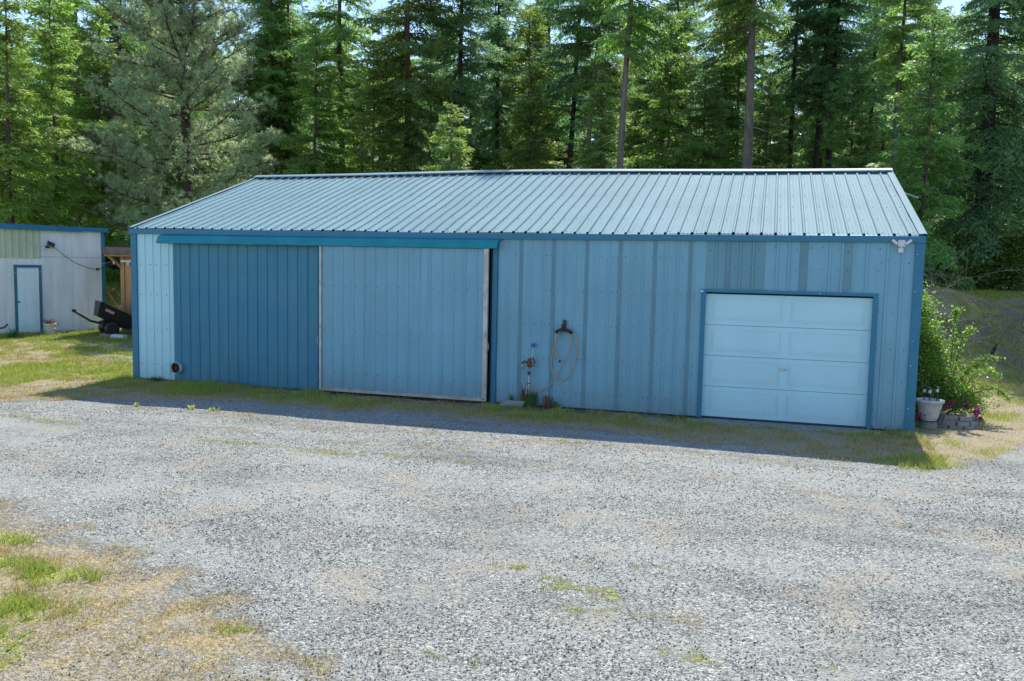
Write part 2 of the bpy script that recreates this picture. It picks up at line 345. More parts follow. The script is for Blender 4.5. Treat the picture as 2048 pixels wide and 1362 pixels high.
    turf = mix(ramp(math_('ADD', sep.outputs[1], math_('MULTIPLY', math_('SUBTRACT', f2, .5), .8)), .2, .75), dry, gr)
    sl = mix(ramp(f1, .35, .65), (.08, .06, .042), (.31, .24, .17))
    turf = mix(sep.outputs[2], turf, sl)
    gm = ramp(math_('ADD', sep.outputs[0], math_('ADD', math_('MULTIPLY', math_('SUBTRACT', f1, .5), 1.6), math_('MULTIPLY', math_('SUBTRACT', f2, .5), 1.2))), .36, .62)
    l.new(mix(gm, grav, turf), b.inputs['Base Color'])
    h1 = math_('SUBTRACT', 1.0, v1.outputs['Distance']); h = math_('ADD', math_('MULTIPLY', r1, .6), h1)
    h2 = math_('SUBTRACT', 1.0, v2.outputs['Distance'])
    h = math_('ADD', h, math_('MULTIPLY', h2, .6))
    bp = n.new('ShaderNodeBump'); bp.inputs['Strength'].default_value = .9; bp.inputs['Distance'].default_value = .012; l.new(h, bp.inputs['Height'])
    bp2 = n.new('ShaderNodeBump'); bp2.inputs['Strength'].default_value = .8; bp2.inputs['Distance'].default_value = .03; l.new(math_('MULTIPLY', f1, gm), bp2.inputs['Height']); l.new(bp.outputs[0], bp2.inputs['Normal'])
    l.new(bp2.outputs[0], b.inputs['Normal']); return m
M['ground'] = ground_material()
sheet('gravel_drive', Q[isgr]); sheet('ground', Q[~isgr])

# ------------------------------------------------------------------ grass blades
rng = np.random.default_rng(11)
def tint_mat(name, tr):
    m = bpy.data.materials.new(name); m.use_nodes = True; n = m.node_tree.nodes; l = m.node_tree.links; b = n['Principled BSDF']
    b.inputs['Roughness'].default_value = .6; b.inputs['Specular IOR Level'].default_value = .3
    a = n.new('ShaderNodeAttribute'); a.attribute_name = 'tint'; l.new(a.outputs['Color'], b.inputs['Base Color'])
    t = n.new('ShaderNodeBsdfTranslucent'); l.new(a.outputs['Color'], t.inputs[0]); ms = n.new('ShaderNodeMixShader'); ms.inputs[0].default_value = tr
    l.new(b.outputs[0], ms.inputs[1]); l.new(t.outputs[0], ms.inputs[2]); l.new(ms.outputs[0], n['Material Output'].inputs[0]); return m
M['blade'] = tint_mat('grass_blade', .45)
def blades(x0, x1, y0, y1, dens, hmin, hmax, wd, need=.4):
    n = int((x1-x0)*(y1-y0)*dens); x = rng.uniform(x0, x1, n); y = rng.uniform(y0, y1, n)
    gg, gn, so_ = masks(x, y); cl = fbm(x, y, .3, 40)
    keep = (rng.random(n) < np.where(gg > .3, np.maximum(gg, .6), gg)*(1-.7*so_)*np.clip(.35+2.2*(cl-.38), .08, 1.2)*(.5+.8*gn)) & (gg > need)
    keep &= ~((x > -.25) & (x < 15.1) & (y > -.04))
    x, y, gn, cl = x[keep], y[keep], gn[keep], cl[keep]; n = len(x)
    z = height(x, y)-.01; hh = rng.uniform(hmin, hmax, n)*(.55+.9*gn)*(.7+.9*(cl-.3)); a = rng.uniform(0, 6.283, n); lean = rng.uniform(.1, 1.1, n)*hh
    la = rng.uniform(0, 6.283, n); dx, dy = np.cos(a)*wd*.5, np.sin(a)*wd*.5
    V = np.zeros((n, 3, 3)); V[:, 0] = np.stack([x-dx, y-dy, z], -1); V[:, 1] = np.stack([x+dx, y+dy, z], -1)
    V[:, 2] = np.stack([x+np.cos(la)*lean, y+np.sin(la)*lean, z+hh], -1)
    dry = np.array([.62, .50, .25]); dry2 = np.array([.42, .30, .13]); gr = np.array([.20, .33, .06]); gy_ = np.array([.58, .58, .12])
    r = rng.random((n, 1)); t = np.clip(gn[:, None]*1.25+rng.normal(0, .22, (n, 1)), 0, 1)
    c = (dry*r+dry2*(1-r))*(1-t)+(gr*r+gy_*(1-r))*t; return V, c*rng.uniform(.75, 1.2, (n, 1))
parts = [blades(-10.5, 1, -4.2, 7.5, 2400, .03, .10, .014), blades(-.5, 15.2, -2.9, 0, 3200, .04, .12, .012), blades(15, 20, -3, 6, 1300, .03, .08, .012),
         blades(4.5, 11.5, -12.2, -7.4, 6500, .02, .09, .009), blades(1, 15, -10.9, -2.4, 4200, .012, .035, .007, .18), blades(-25, -7, 7.5, 24, 160, .06, .14, .03), blades(14.5, 26, 6, 19, 900, .05, .14, .018)]
me = np_mesh('grass', np.concatenate([p[0] for p in parts]), 3, ['blade'], attr=np.concatenate([p[1] for p in parts]))
tag(link('grass', me), 'short dry and green grass growing over the yard', 'grass', kind='stuff')

# loose stones lying on the drive
def stones(x0, x1, y0, y1, dens, smin, smax):
    n = int((x1-x0)*(y1-y0)*dens); x = rng.uniform(x0, x1, n); y = rng.uniform(y0, y1, n); gg, _, _ = masks(x, y)
    keep = (rng.random(n) < (1-gg)*(.35+1.3*ss(fbm(x, y, .8, 50), .38, .62))); x, y = x[keep], y[keep]; n = len(x); z = height(x, y)
    s_ = (smin+(smax-smin)*rng.random(n)**2.2)[:, None]; O = np.array([(1, 0, 0), (0, 1, 0), (-1, 0, 0), (0, -1, 0), (0, 0, .8), (0, 0, -.6)])
    P_ = O[None]*rng.uniform(.5, 1.3, (n, 6, 1)); a = rng.uniform(0, 6.28, n); ca, sa = np.cos(a)[:, None], np.sin(a)[:, None]; t = rng.uniform(-.6, .6, n)[:, None]
    X = P_[..., 0]*ca-P_[..., 1]*sa; Y = P_[..., 0]*sa+P_[..., 1]*ca; Z = P_[..., 2]*.75; X, Z = X*np.cos(t)-Z*np.sin(t), X*np.sin(t)+Z*np.cos(t)
    P_ = np.stack([X, Y, Z], -1)*s_[:, :, None]+np.stack([x, y, z], -1)[:, None, :]+np.array([0, 0, .001])
    F_ = np.array([(0, 1, 4), (1, 2, 4), (2, 3, 4), (3, 0, 4), (1, 0, 5), (2, 1, 5), (3, 2, 5), (0, 3, 5)]); V = P_[:, F_].reshape(-1, 3, 3)
    v = rng.random(n)[:, None]; c = np.where(v < .22, np.array([[.09, .097, .10]]), np.where(v < .6, np.array([[.24, .255, .255]]), np.where(v < .9, np.array([[.40, .41, .395]]), np.array([[.56, .53, .46]]))))*rng.uniform(.8, 1.2, (n, 1))
    return V, np.repeat(c, 8, 0)
parts = [stones(6, 15.6, -11.2, -7.2, 1500, .004, .013), stones(3, 17, -7.2, -4.5, 700, .006, .014), stones(-1, 17, -4.5, -1.8, 300, .007, .016)]
M['stone'] = tint_mat('loose_stone', .0)
tag(link('loose_gravel', np_mesh('loose_gravel', np.concatenate([p[0] for p in parts]), 3, ['stone'], attr=np.concatenate([p[1] for p in parts]))), 'loose crushed stones lying on the gravel drive', 'gravel', kind='stuff')

# ------------------------------------------------------------------ pole barn
D = 4.635; RISE = 1.512; EZ = 3.20; XL, XR = -.19, 15.10
def ez(x): return EZ-.02*math.sin(math.pi*min(max(x/15.1, 0), 1))**2+.0*x
def rz_(x): return EZ+RISE+.065*math.exp(-((x-7.2)/4.2)**2)*min(1, max(0, (15.1-x)/3))
barn = thing('pole_barn', 'long blue metal pole barn with pale ribbed roof beside the gravel drive', 'barn')
def roof_sheet(front):
    b = MB(); P = .2286; prof = []
    k0, k1 = -1, 66
    for k in range(k0, k1+1):
        c = k*P
        for dx, h in ((-.028, 0), (-.012, .030), (.012, .030), (.028, 0), (.075, 0), (.082, .004), (.095, .004), (.102, 0), (.135, 0), (.142, .004), (.155, .004), (.162, 0)):
            x = c+dx
            if XL+.05 <= x <= XR-.04: prof.append((x, h))
    prof = [(XL+.03, 0)]+prof+[(XR-.02, 0)]
    nseg = 8; vs = []
    for x, h in prof:
        for i in range(nseg+1):
            t = i/nseg; z = ez(x)*(1-t)+rz_(x)*t+h+.007*math.sin(i*2.1+x*1.7); y = -.05+t*(D+.05)
            vs.append((x, y if front else 2*D-y, z))
    m_ = nseg+1; fs = [(i*m_+j, (i+1)*m_+j, (i+1)*m_+j+1, i*m_+j+1) for i in range(len(prof)-1) for j in range(nseg)]
    mi_ = []
    for i in range(len(prof)-1): mi_ += [2 if (prof[i][1] >= .029 and prof[i+1][1] < .001) or (prof[i][1] < .0005 and prof[i+1][1] < .0005 and abs((prof[i][0]/.2286) % 1-.1225) < .01 and False) else 0]*nseg  # right rib faces get the painted-shade slot
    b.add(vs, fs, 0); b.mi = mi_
    if front:
        for k in range(0, 66):
            for j, t in enumerate((.02, .19, .37, .55, .73, .9)):
                x = k*P+.062; t = t+.004*math.sin(k*3.3+j); z = ez(x)*(1-t)+rz_(x)*t+.004; y = -.05+t*(D+.05)
                b.box(x-.006, x+.006, y-.007, y+.007, z-.002, z+.006, 1)
    return b.build('roof', ['roof', 'screw', 'ribshade'], barn)
roof_sheet(True); roof_sheet(False)
b = MB(); N = 30
for s in (0,):
    vs = []
    for i in range(N+1):
        x = XL+.02+(XR-XL-.02)*i/N; z = rz_(x); 
        for y, dz in ((D-.20, -.034), (D-.19, -.012), (D-.02, .045), (D+.02, .045), (D+.19, -.012)): vs.append((x, y, z+dz+.028))
    b.add(vs, [(i*5+j, (i+1)*5+j, (i+1)*5+j+1, i*5+j+1) for i in range(N) for j in range(4)])
b.build('ridge_cap', 'ridge', barn)
b = MB()   # eave fascia
vs = []
for i in range(N+1):
    x = XL+(XR-XL)*i/N; z = ez(x)
    for y, dz in ((-.045, -.004), (-.075, -.012), (-.078, -.115), (-.03, -.118)): vs.append((x, y, z+dz))
b.add(vs, [(i*4+j, (i+1)*4+j, (i+1)*4+j+1, i*4+j+1) for i in range(N) for j in range(3)]); b.add([vs[0], vs[1], vs[2], vs[3]], [(0, 1, 2, 3)]); b.add(vs[-4:], [(3, 2, 1, 0)])
b.build('fascia', 'blue', barn)
for x0, x1, nm, mt in ((XR-.02, XR+.012, 'rake_trim', 'roof'), (XL-.012, XL+.03, 'rake_trim', 'roof')):
    b = MB()
    for sgn in (0, 1):
        ya, yb = (-.08, D) if sgn == 0 else (2*D+.08, D)
        vs = []
        for (y, z) in ((ya, ez(x0)-.02), (yb, rz_(x0)-.01)):
            for x, dz in ((x0-.09 if x0 > 5 else x1+.06, .03), (x0 if x0 > 5 else x1, .035), (x1 if x0 > 5 else x0, .03), (x1 if x0 > 5 else x0, -.10)): vs.append((x, y, z+dz+.012))
        b.add(vs, [(0, 1, 5, 4), (1, 2, 6, 5), (2, 3, 7, 6)])
    b.build(nm, mt, barn)
def siding(b, x0, x1, z0, z1, y, ribs, jt=(), mi=0, mj=1, h=.018, minor=True, shade=None):
    """vertical ribbed sheet facing -y; ribs project towards -y"""
    pr = [(x0, 0, mi)]
    ev = sorted([(r, 0) for r in ribs if x0+.03 < r < x1-.03]+[(r, 1) for r in jt if x0+.05 < r < x1-.05]); last = x0
    for r, k in ev:
        wv = .034 if k else .02
        pr += [(r-wv-.008, 0, mi), (r-wv+.004, h*(1.25 if k else 1), mj if k else mi), (r+wv-.004, h*(1.25 if k else 1), mj if k else mi), (r+wv+.004, 0, mi)]
    pr.append((x1, 0, mi)); vs = []; zs = np.linspace(z0, z1, 5)
    for i, (x, hh, m_) in enumerate(pr):
        for j, z in enumerate(zs): vs.append((x, y-hh-.0035*math.sin(j*1.9+x*2.3), z))
    for i in range(len(pr)-1):
        m_ = pr[i][2] if pr[i][1] > 0 and pr[i+1][1] > 0 else mi
        f = [(i*5+j, (i+1)*5+j, (i+1)*5+j+1, i*5+j+1) for j in range(4)]
        b.add([vs[q] for q in range(i*5, i*5+10)], [tuple(q-i*5 for q in ff) for ff in f], m_)
def screws(b, xs, zs, y, mi, j=.004):
    for x in xs:
        for z in zs:
            b.box(x-.007, x+.007, y-.009, y, z-.007+random.uniform(-j, j), z+.007, mi)
random.seed(4)
ZT = EZ-.09
# left pale panel
b = MB(); siding(b, -.06, .88, .03, ZT, 0, [.13, .33, .52, .72]); screws(b, [.03, .28, .43, .67], [2.45, 1.2+.62, 1.1, .35], 0, 2); b.build('pale_wall', ['dwhite', 'dwhite', 'screw'], barn)
# right wall with opening for the garage door
GX0, GX1, GZ1 = 11.70, 14.38, 2.18
JT = [8.38, 8.99, 9.60, 10.20, 10.81]
RB = [j+q for j in [7.77]+JT for q in (.2, .4)]
b = MB(); siding(b, 7.93, GX0-.02, .03, ZT, 0, RB, JT+[11.42], h=.011)
JT2 = [12.05, 12.66, 13.20, 13.50, 14.05]; RB2 = [11.85, 12.25, 12.46, 12.85, 13.04, 13.35, 13.68, 13.87, 14.25]
siding(b, GX0-.02, 12.66, GZ1+.05, ZT, .002, RB2, JT2[:1], 3, 1); siding(b, 12.66, 13.2, GZ1+.05, ZT, 0, RB2, [], 0, 1); siding(b, 13.2, 13.34, GZ1+.05, ZT, .004, [], [], 1, 1)
siding(b, 13.34, 13.9, GZ1+.05, ZT, 0, RB2, [], 0, 1); siding(b, 13.9, 14.03, GZ1+.05, ZT, .004, [], [], 3, 1); siding(b, 14.03, GX1+.02, GZ1+.05, ZT, 0, RB2, [], 0, 1)
siding(b, GX1+.02, 14.97, .03, ZT, 0, [14.56, 14.78])
for j in [7.80]+JT+[11.42]:
    for dx in (.09, .27, .47, .56):
        if 8 < j+dx < 11.6: screws(b, [j+dx], [2.15, 1.53, .91, .30], 0, 2)
        if 8 < j+dx < 11.6 and random.random() < .7: screws(b, [j+dx], [2.78], 0, 2)
screws(b, [14.47, 14.68, 14.88], [2.75, 1.95, 1.35, .8, .35, .06], 0, 2); screws(b, [11.5, 11.62], [2.1, 1.4, .75, .25], 0, 2)
for x in np.arange(11.8, 14.6, .2): screws(b, [x+random.uniform(-.05, .05)], [3.0-random.random()*.1, 2.62], 0, 2)
b.build('front_wall', ['gblue', 'gjoint', 'screw', 'gblue2'], barn)
b = MB(); siding(b, 1.0, 14, .03, ZT, 0, np.arange(1.2, 14, .2286)); mx = Matrix.Translation((0, 0, 0))
for xa, xb, sx in ((-.16, -.13, -.175), (15.03, 15.06, 15.059)):
    bb = MB(); bb.box(xa, xb, .02, 2*D-.035, .0, 3.12); xm_ = (xa+xb)/2
    bb.add([(xm_, .02, 3.12), (xm_, 2*D-.02, 3.12), (xm_, D, 4.66)], [(0, 1, 2)])
    for k in range(1, 40): bb.box(sx, sx+.016, k*.2286-.02, k*.2286+.02, 0, 3.1)
    bb.build('side_wall', 'gblue', barn)
bb = MB(); bb.box(-.16, 15.06, 2*D-.03, 2*D, 0, 3.12); bb.build('rear_wall', 'gblue', barn)
for x0, x1 in ((-.19, -.05), (14.96, 15.10)):
    b = MB(); b.box(x0, x1, -.035, .0, .0, EZ-.10); b.box(x0 if x0 < 0 else x1-.02, x0+.02 if x0 < 0 else x1, 0, .14, 0, EZ-.10)
    if x0 > 5:
        b.box(x0-.012, x1+.008, -.055, -.036, .0, .19, mx=Matrix.Rotation(0, 4, 'X')); screws(b, [x0+.03], [.4, 1.1, 1.5, 2.3, 2.9], -.036, 1)
    b.build('corner_trim', ['blue', 'white'], barn)
# dark blue sliding leaf behind, with ribs
b = MB(); xs = [1.02+.2286*i for i in range(15)]; siding(b, .86, 4.42, .04, 3.0, -.03, xs, h=.016); screws(b, [x+.1 for x in xs[:-1]], [2.3, 1.5], -.03, 0)
b.box(.86, 4.42, -.028, -.01, .02, .06, 0); b.build('dark_sliding_door', ['dblue', 'dblue'], barn)
# duct opening
b = MB(); mx = Matrix.Translation((.96, -.035, .31)) @ Matrix.Rotation(R(90), 4, 'X')
b.lathe([(.105, -.02), (.115, .0), (.122, .10), (.112, .105), (.106, .09), (.10, -.02), (.0, -.021)], (0, 0, 0), 28, 0, mx); pipe = b.build('vent_pipe', ['frame'], barn, True)
b = MB(); b.lathe([(.105, -.01), (.105, .085), (.099, .086), (.099, -.012), (0, -.012)], (0, 0, 0), 28, 0, mx); b.build('lining', 'barkdark', pipe, True)
b = MB(); b.lathe([(0.0, .02), (.098, .02)], (0, 0, 0), 28, 0, mx); b.box(-.098, .0, -.06, .07, .02, .04, 0, mx); b.build('opening', 'black', pipe)  # black disc paints the unlit inside of the pipe
# front sliding door
DX0, DX1, DZ0, DZ1, DY = 4.34, 7.80, .06, 2.98, -.15
door = thing('sliding_door', None, None); del door
b = MB(); siding(b, DX0+.05, DX1-.06, DZ0+.05, DZ1, DY, [DX0+.05+.2286*i-.02 for i in range(1, 16)], h=.012)
screws(b, [DX0+.09+.2286*i for i in range(15)], [2.13, 1.25, .42], DY, 1); screws(b, [DX0+.2+.2286*i for i in range(15)], [.12], DY, 1)
screws(b, [6.55], [1.68], DY, 1); sd = b.build('sliding_door', ['gblue', 'screw'], barn)
b = MB(); b.box(DX0, DX0+.044, DY-.03, DY+.03, DZ0, DZ1+.02); b.box(DX1-.035, DX1, DY-.03, DY+.03, DZ0, DZ1); b.box(DX1-.085, DX1-.037, DY-.022, DY+.02, DZ0+.05, DZ1)
b.box(DX0+.052, DX1-.035, DY-.028, DY+.03, DZ0, DZ0+.035); b.box(DX0+.052, DX1-.087, DY-.018, DY+.02, DZ0+.036, DZ0+.055)
screws(b, [DX0+.02], [.25, .5, 1.3, 1.35, 2.2, 2.9], DY-.031, 1); screws(b, [DX1-.02], [.3, .36, 1.28, 1.32, 2.1, 2.16], DY-.031, 1); b.build('door_frame', ['frame', 'screw'], sd)
b = MB(); b.tube([(DX1, DY-.03, 1.16), (DX1+.03, DY-.05, 1.15), (DX1+.038, DY-.05, 1.08), (DX1+.03, DY-.05, 1.01), (DX1, DY-.03, 1.0)], .008, 6); b.build('handle', 'galv', sd, True)
b = MB(); b.tube([(DX0, DY-.0, 1.12), (DX0-.035, DY-.03, 1.11), (DX0-.04, DY-.03, 1.04), (DX0-.035, DY-.03, .97), (DX0, DY-.0, .96)], .008, 6); b.build('handle', 'galv', sd, True)
# jamb
b = MB(); b.box(7.845, 7.935, -.045, .06, .0, 3.0); b.box(7.79, 7.845, .02, .06, .0, 3.0, 1); b.build('door_post', ['blue', 'screw'], barn)  # dark strip beside the post stands in for the unlit gap
# track cover
b = MB(); x0, x1 = .60, 7.97; prof = [(0, 3.085), (-.05, 3.09), (-.18, 3.045), (-.225, 2.90), (-.20, 2.888), (-.205, 2.90), (-.17, 3.02), (-.04, 3.06), (0, 3.06)]; vs = []; NN = 46
for i in range(NN+1):
    x = x0+(x1-x0)*i/NN; dn = (.004*math.sin(i*1.7)+.003*math.sin(i*.73+1))*(1 if i > 12 else .3)
    for j, (y, z) in enumerate(prof): vs.append((x+(.07*(1-(-y)/.22) if i == 0 else (-.07*(1-(-y)/.22)*-.8 if i == NN else 0)), y+(dn*.6 if j in (3, 4) else 0), z-.004*x/3+(dn if j in (3, 4, 5) else 0)))
b.add(vs, [(i*9+j, (i+1)*9+j, (i+1)*9+j+1, i*9+j+1) for i in range(NN) for j in range(8)]); b.add(vs[:9], [(8, 7, 6, 5, 4, 3, 2, 1, 0)]); b.add(vs[-9:], [tuple(range(9))])
b.build('track_cover', 'teal', barn)
# garage door
b = MB(); nP = 4; ph = (GZ1-.04)/nP; gy0 = .075
for k in range(nP):
    z0 = .035+k*ph; z1 = z0+ph-.006; b.box(GX0, GX1, gy0, gy0+.04, z0, z1)
    xm = (GX0+GX1)/2; 
    for xa, xb in ((GX0+.14, xm-.09), (xm+.09, GX1-.14)):
        za, zb = z0+.10, z1-.09
        for q, (d, yy) in enumerate(((0, .0), (.03, .006))):
            b.box(xa+d, xb-d, gy0-.004-yy, gy0-.001, za+d, zb-d)
            if q == 0:
                b.box(xa-.015, xb+.015, gy0-.0075, gy0-.0045, za-.015, za-.004); b.box(xa-.015, xb+.015, gy0-.0075, gy0-.0045, zb+.004, zb+.015); b.box(xa-.015, xa-.004, gy0-.0075, gy0-.0045, za-.004, zb+.004); b.box(xb+.004, xb+.015, gy0-.0075, gy0-.0045, za-.004, zb+.004)
b.box(GX0, GX1, gy0+.045, gy0+.06, .02, GZ1, 1); b.box(GX0+.01, GX1-.01, gy0-.002, gy0+.03, .012, .034, 1)
gd = b.build('garage_door', ['gdoor', 'screw'], barn)
b = MB(); zc = .92; b.box(xm-.06, xm+.03, gy0-.03, gy0-.012, zc-.012, zc+.012); b.box(xm-.02, xm+.0, gy0-.02, gy0-.004, zc-.03, zc+.03); b.box(xm-.055, xm+.06, gy0-.04, gy0-.03, zc-.008, zc+.008, mx=Matrix.Translation((xm, 0, zc)) @ Matrix.Rotation(.25, 4, 'Y') @ Matrix.Translation((-xm, 0, -zc))); b.build('handle', 'galv', gd)
b = MB(); b.box(GX0-.075, GX0+.0, -.03, .075, .02, GZ1+.02); b.box(GX1, GX1+.075, -.03, .075, .0, GZ1+.02); b.box(GX0-.075, GX1+.075, -.033, .075, GZ1+.021, GZ1+.075)
b.box(GX0-.08, GX0-.04, -.045, -.03, GZ1+.02, GZ1+.05, 1); screws(b, [12.75, 13.55], [GZ1+.05], -.034, 1); screws(b, [GX1+.085], [GZ1+.03], -.003, 1); b.build('door_trim', ['blue', 'white'], barn)
b = MB(); mx = Matrix.Translation((15.10, 3.55, 4.22)) @ Matrix.Rotation(R(-28), 4, 'Z') @ Matrix.Rotation(R(22), 4, 'Y'); b.box(0, .42, -.03, .03, -.015, .015, 0, mx); b.build('loose_board', 'ridge', barn)

# ------------------------------------------------------------------ things on the barn wall
t = thing('floodlight', 'white twin-head motion floodlight high on the barn wall by the right corner', 'light', (14.74, -.02, 3.06)); t.scale = (.72,)*3
b = MB(); b.box(-.075, .075, -.13, .02, -.06, .085, 0); b.box(-.05, .05, -.15, -.13, -.04, .06, 0); b.build('housing', 'white', t)
for s in (-1, 1):
    b = MB(); mx = Matrix.Translation((s*.085, -.08, -.0)) @ Matrix.Rotation(R(-38*s), 4, 'Y'); b.box(0 if s > 0 else -.14, .14 if s > 0 else 0, -.06, .05, -.03, .028, 0, mx); b.build('lamp_head', 'white', t)
b = MB(); b.tube([(0, -.09, -.05), (-.015, -.11, -.10)], .03, 10); b.box(-.065, .035, -.16, -.06, -.19, -.095); b.build('motion_sensor', 'white', t)
t = thing('hose_hanger', 'black curved hose hanger screwed to the grey-blue wall', 'hose hanger', (9.23, 0, 1.42))
b = MB(); pts = [(-.14+.028*i, -.09, .03-3.0*(-.14+.028*i)**2) for i in range(11)]
for dy in (-.05, 0, .05): b.tube([(x, y+dy, z+(.015 if dy < 0 else 0)) for x, y, z in pts], .024, 8)
b.build('saddle', 'black', t, True); b = MB(); b.box(-.025, .02, -.06, -.005, .0, .20); b.box(-.05, -.025, -.08, -.03, .03, .13); b.box(-.02, .02, -.09, -.06, .15, .21); b.build('bracket', 'black', t)
def sm(pts, k=6):
    out = []; n = len(pts); P_ = [np.array(p, float) for p in pts]
    for i in range(n-1):
        p0, p1, p2, p3 = P_[max(i-1, 0)], P_[i], P_[i+1], P_[min(i+2, n-1)]
        for j in range(k):
            u = j/k; out.append(tuple(.5*((2*p1)+(-p0+p2)*u+(2*p0-5*p1+4*p2-p3)*u*u+(-p0+3*p1-3*p2+p3)*u**3)))
    out.append(tuple(P_[-1])); return out
b = MB()
hp = [(8.455, -.10, .66), (8.46, -.10, .50), (8.56, -.11, .37), (8.74, -.10, .315), (8.92, -.09, .37), (9.05, -.08, .52), (9.2, -.085, .78), (9.34, -.09, 1.08), (9.36, -.09, 1.30), (9.29, -.11, 1.44), (9.18, -.11, 1.44), (9.10, -.10, 1.30), (9.03, -.09, 1.0), (9.02, -.08, .75), (9.09, -.08, .56), (9.22, -.08, .53), (9.33, -.07, .60), (9.44, -.07, .85), (9.48, -.07, 1.2), (9.42, -.08, 1.4), (9.34, -.07, 1.47), (9.24, -.07, 1.45), (9.12, -.07, 1.36), (9.07, -.07, 1.15), (9.10, -.08, .99), (9.16, -.08, .88)]
b.tube(sm(hp), .0125, 7); h = b.build('garden_hose', 'hose', None, True); tag(h, 'tan garden hose looped over the black wall hanger and joined to the standpipe', 'hose')
b = MB(); b.tube([(9.155, -.08, .89), (9.175, -.08, .855)], .018, 8); b.build('nozzle', 'black', h)
t = thing('water_standpipe', 'rusty-topped water standpipe with thin galvanised pipe against the wall', 'standpipe', (8.60, -.10, 0))
b = MB(); b.tube([(0, 0, 0), (.0, 0, .75)], .016, 10); b.tube([(-.07, -.01, .0), (-.03, 0, .45)], .01, 8); b.build('pipe', 'galv', t, True)
b = MB(); b.box(-.022, .022, -.022, .022, .60, .66); b.build('coupling', 'black', t); b = MB(); b.box(-.018, .018, -.018, .018, .43, .45); b.build('coupling', 'black', t)
b = MB(); b.lathe([(0, .74), (.035, .74), (.04, .80), (.03, .88), (.02, .90), (0, .9)], (0, 0, 0), 12); b.tube([(-.02, 0, .82), (-.10, -.01, .84), (-.13, -.01, .80)], .02, 8); b.build('valve_head', 'rust', t, True)
b = MB(); b.tube([(.055+.055*math.cos(a), -.03, .835+.075*math.sin(a)) for a in np.linspace(0, 2*math.pi, 17)], .011, 6); b.tube([(0, 0, .835), (.055, -.03, .835)], .012, 6); b.build('handle', 'rust', t, True)
b = MB(); b.tube([(-.12, -.01, .80), (-.145, -.01, .75), (-.15, -.01, .70)], .018, 8); b.tube([(-.15, -.01, .70), (-.147, 0, .66)], .014, 8); b.build('spout', 'galv', t, True)
t = thing('marker_disc', 'round blue marker disc on a thin white rod above the standpipe', 'marker', (8.635, -.06, .88))
b = MB(); b.tube([(0, 0, 0), (.025, 0, .22)], .006, 6); b.build('rod', 'white', t)
b = MB(); mx = Matrix.Translation((.03, -.012, .26)) @ Matrix.Rotation(R(90), 4, 'X'); b.lathe([(0, -.004), (.042, -.004), (.042, .004), (0, .004)], (0, 0, 0), 20, 0, mx); b.build('disc', 'diskblue', t)
b = MB(); b.box(-.20, .20, -.10, .10, .0, .03); b.box(-.21, .21, -.11, -.07, .03, .055); b.box(-.21, .21, .06, .11, .03, .055)
for k in range(3): b.box(-.2, .2, -.04+.035*k, -.028+.035*k, .031, .043)
o = b.build('splash_block', 'frame'); o.location = (8.34, -.24, H(8.34, -.24)+.035); o.rotation_euler = (R(12), R(-1), R(3)); tag(o, 'pale metal splash tray lying tilted at the foot of the standpipe', 'splash tray')
def weed(name, label, x, y, n, h, sp, mt='weed', group=None):
    r = np.random.default_rng(int(x*100) % 9973); V = []
    for i in range(n):
        a = r.uniform(0, 6.28); q = r.uniform(.2, 1)*h; lx, ly = np.cos(a)*r.uniform(0, sp), np.sin(a)*r.uniform(0, sp); bx, by = r.normal(0, sp*.35), r.normal(0, sp*.2)
        w_ = r.uniform(.006, .014); p0 = np.array([bx-w_, by, 0]); p1 = np.array([bx+w_, by, 0]); m0 = np.array([bx+lx*.4, by+ly*.4, q*.7]); V.append([p0, p1, m0+[w_*.8, 0, 0]]); V.append([p0, m0+[w_*.8, 0, 0], m0-[w_*.8, 0, 0]]); V.append([m0-[w_*.8, 0, 0], m0+[w_*.8, 0, 0], np.array([bx+lx, by+ly, q])])
    o = link(name, np_mesh(name, np.array(V), 3, [mt]), None, (x, y, H(x, y)-.01)); return tag(o, label, 'weed', group)
weed('weed_clump', 'bright green weed clump at the foot of the standpipe', 8.66, -.16, 110, .34, .14)
weed('weed_clump', 'dark wiry weed standing on the left of the standpipe', 8.50, -.10, 30, .50, .09, 'weeddry')
weed('weed_clump', 'thin dark weed against the wall right of the standpipe', 8.97, -.09, 34, .30, .10, 'weeddry')
weed('weed_clump', 'small green weed behind the splash tray', 8.26, -.08, 30, .26, .06)
weed('weed_clump', 'short weed leaning out of the wall foot below the hose', 9.12, -.10, 14, .18, .12)
weed('weed_clump', 'low green weeds at the foot of the pale wall panel', .45, -.10, 90, .13, .28)
for i, (x, y) in enumerate([(2.2, -2.75), (3.3, -2.70), (3.75, -2.72)]): weed('grass_tuft', ['tall yellow-green grass tuft on the gravel, left of three at the barn shadow edge', 'middle yellow grass tuft at the barn shadow edge', 'right-hand thin grass tuft at the barn shadow edge'][i], x, y, 18, .11, .08, 'leafyel', 'grass tufts along the barn shadow')

# ------------------------------------------------------------------ left shed
PR = np.array([-7.84, 7.59]); PL = np.array([-9.27, 4.98])
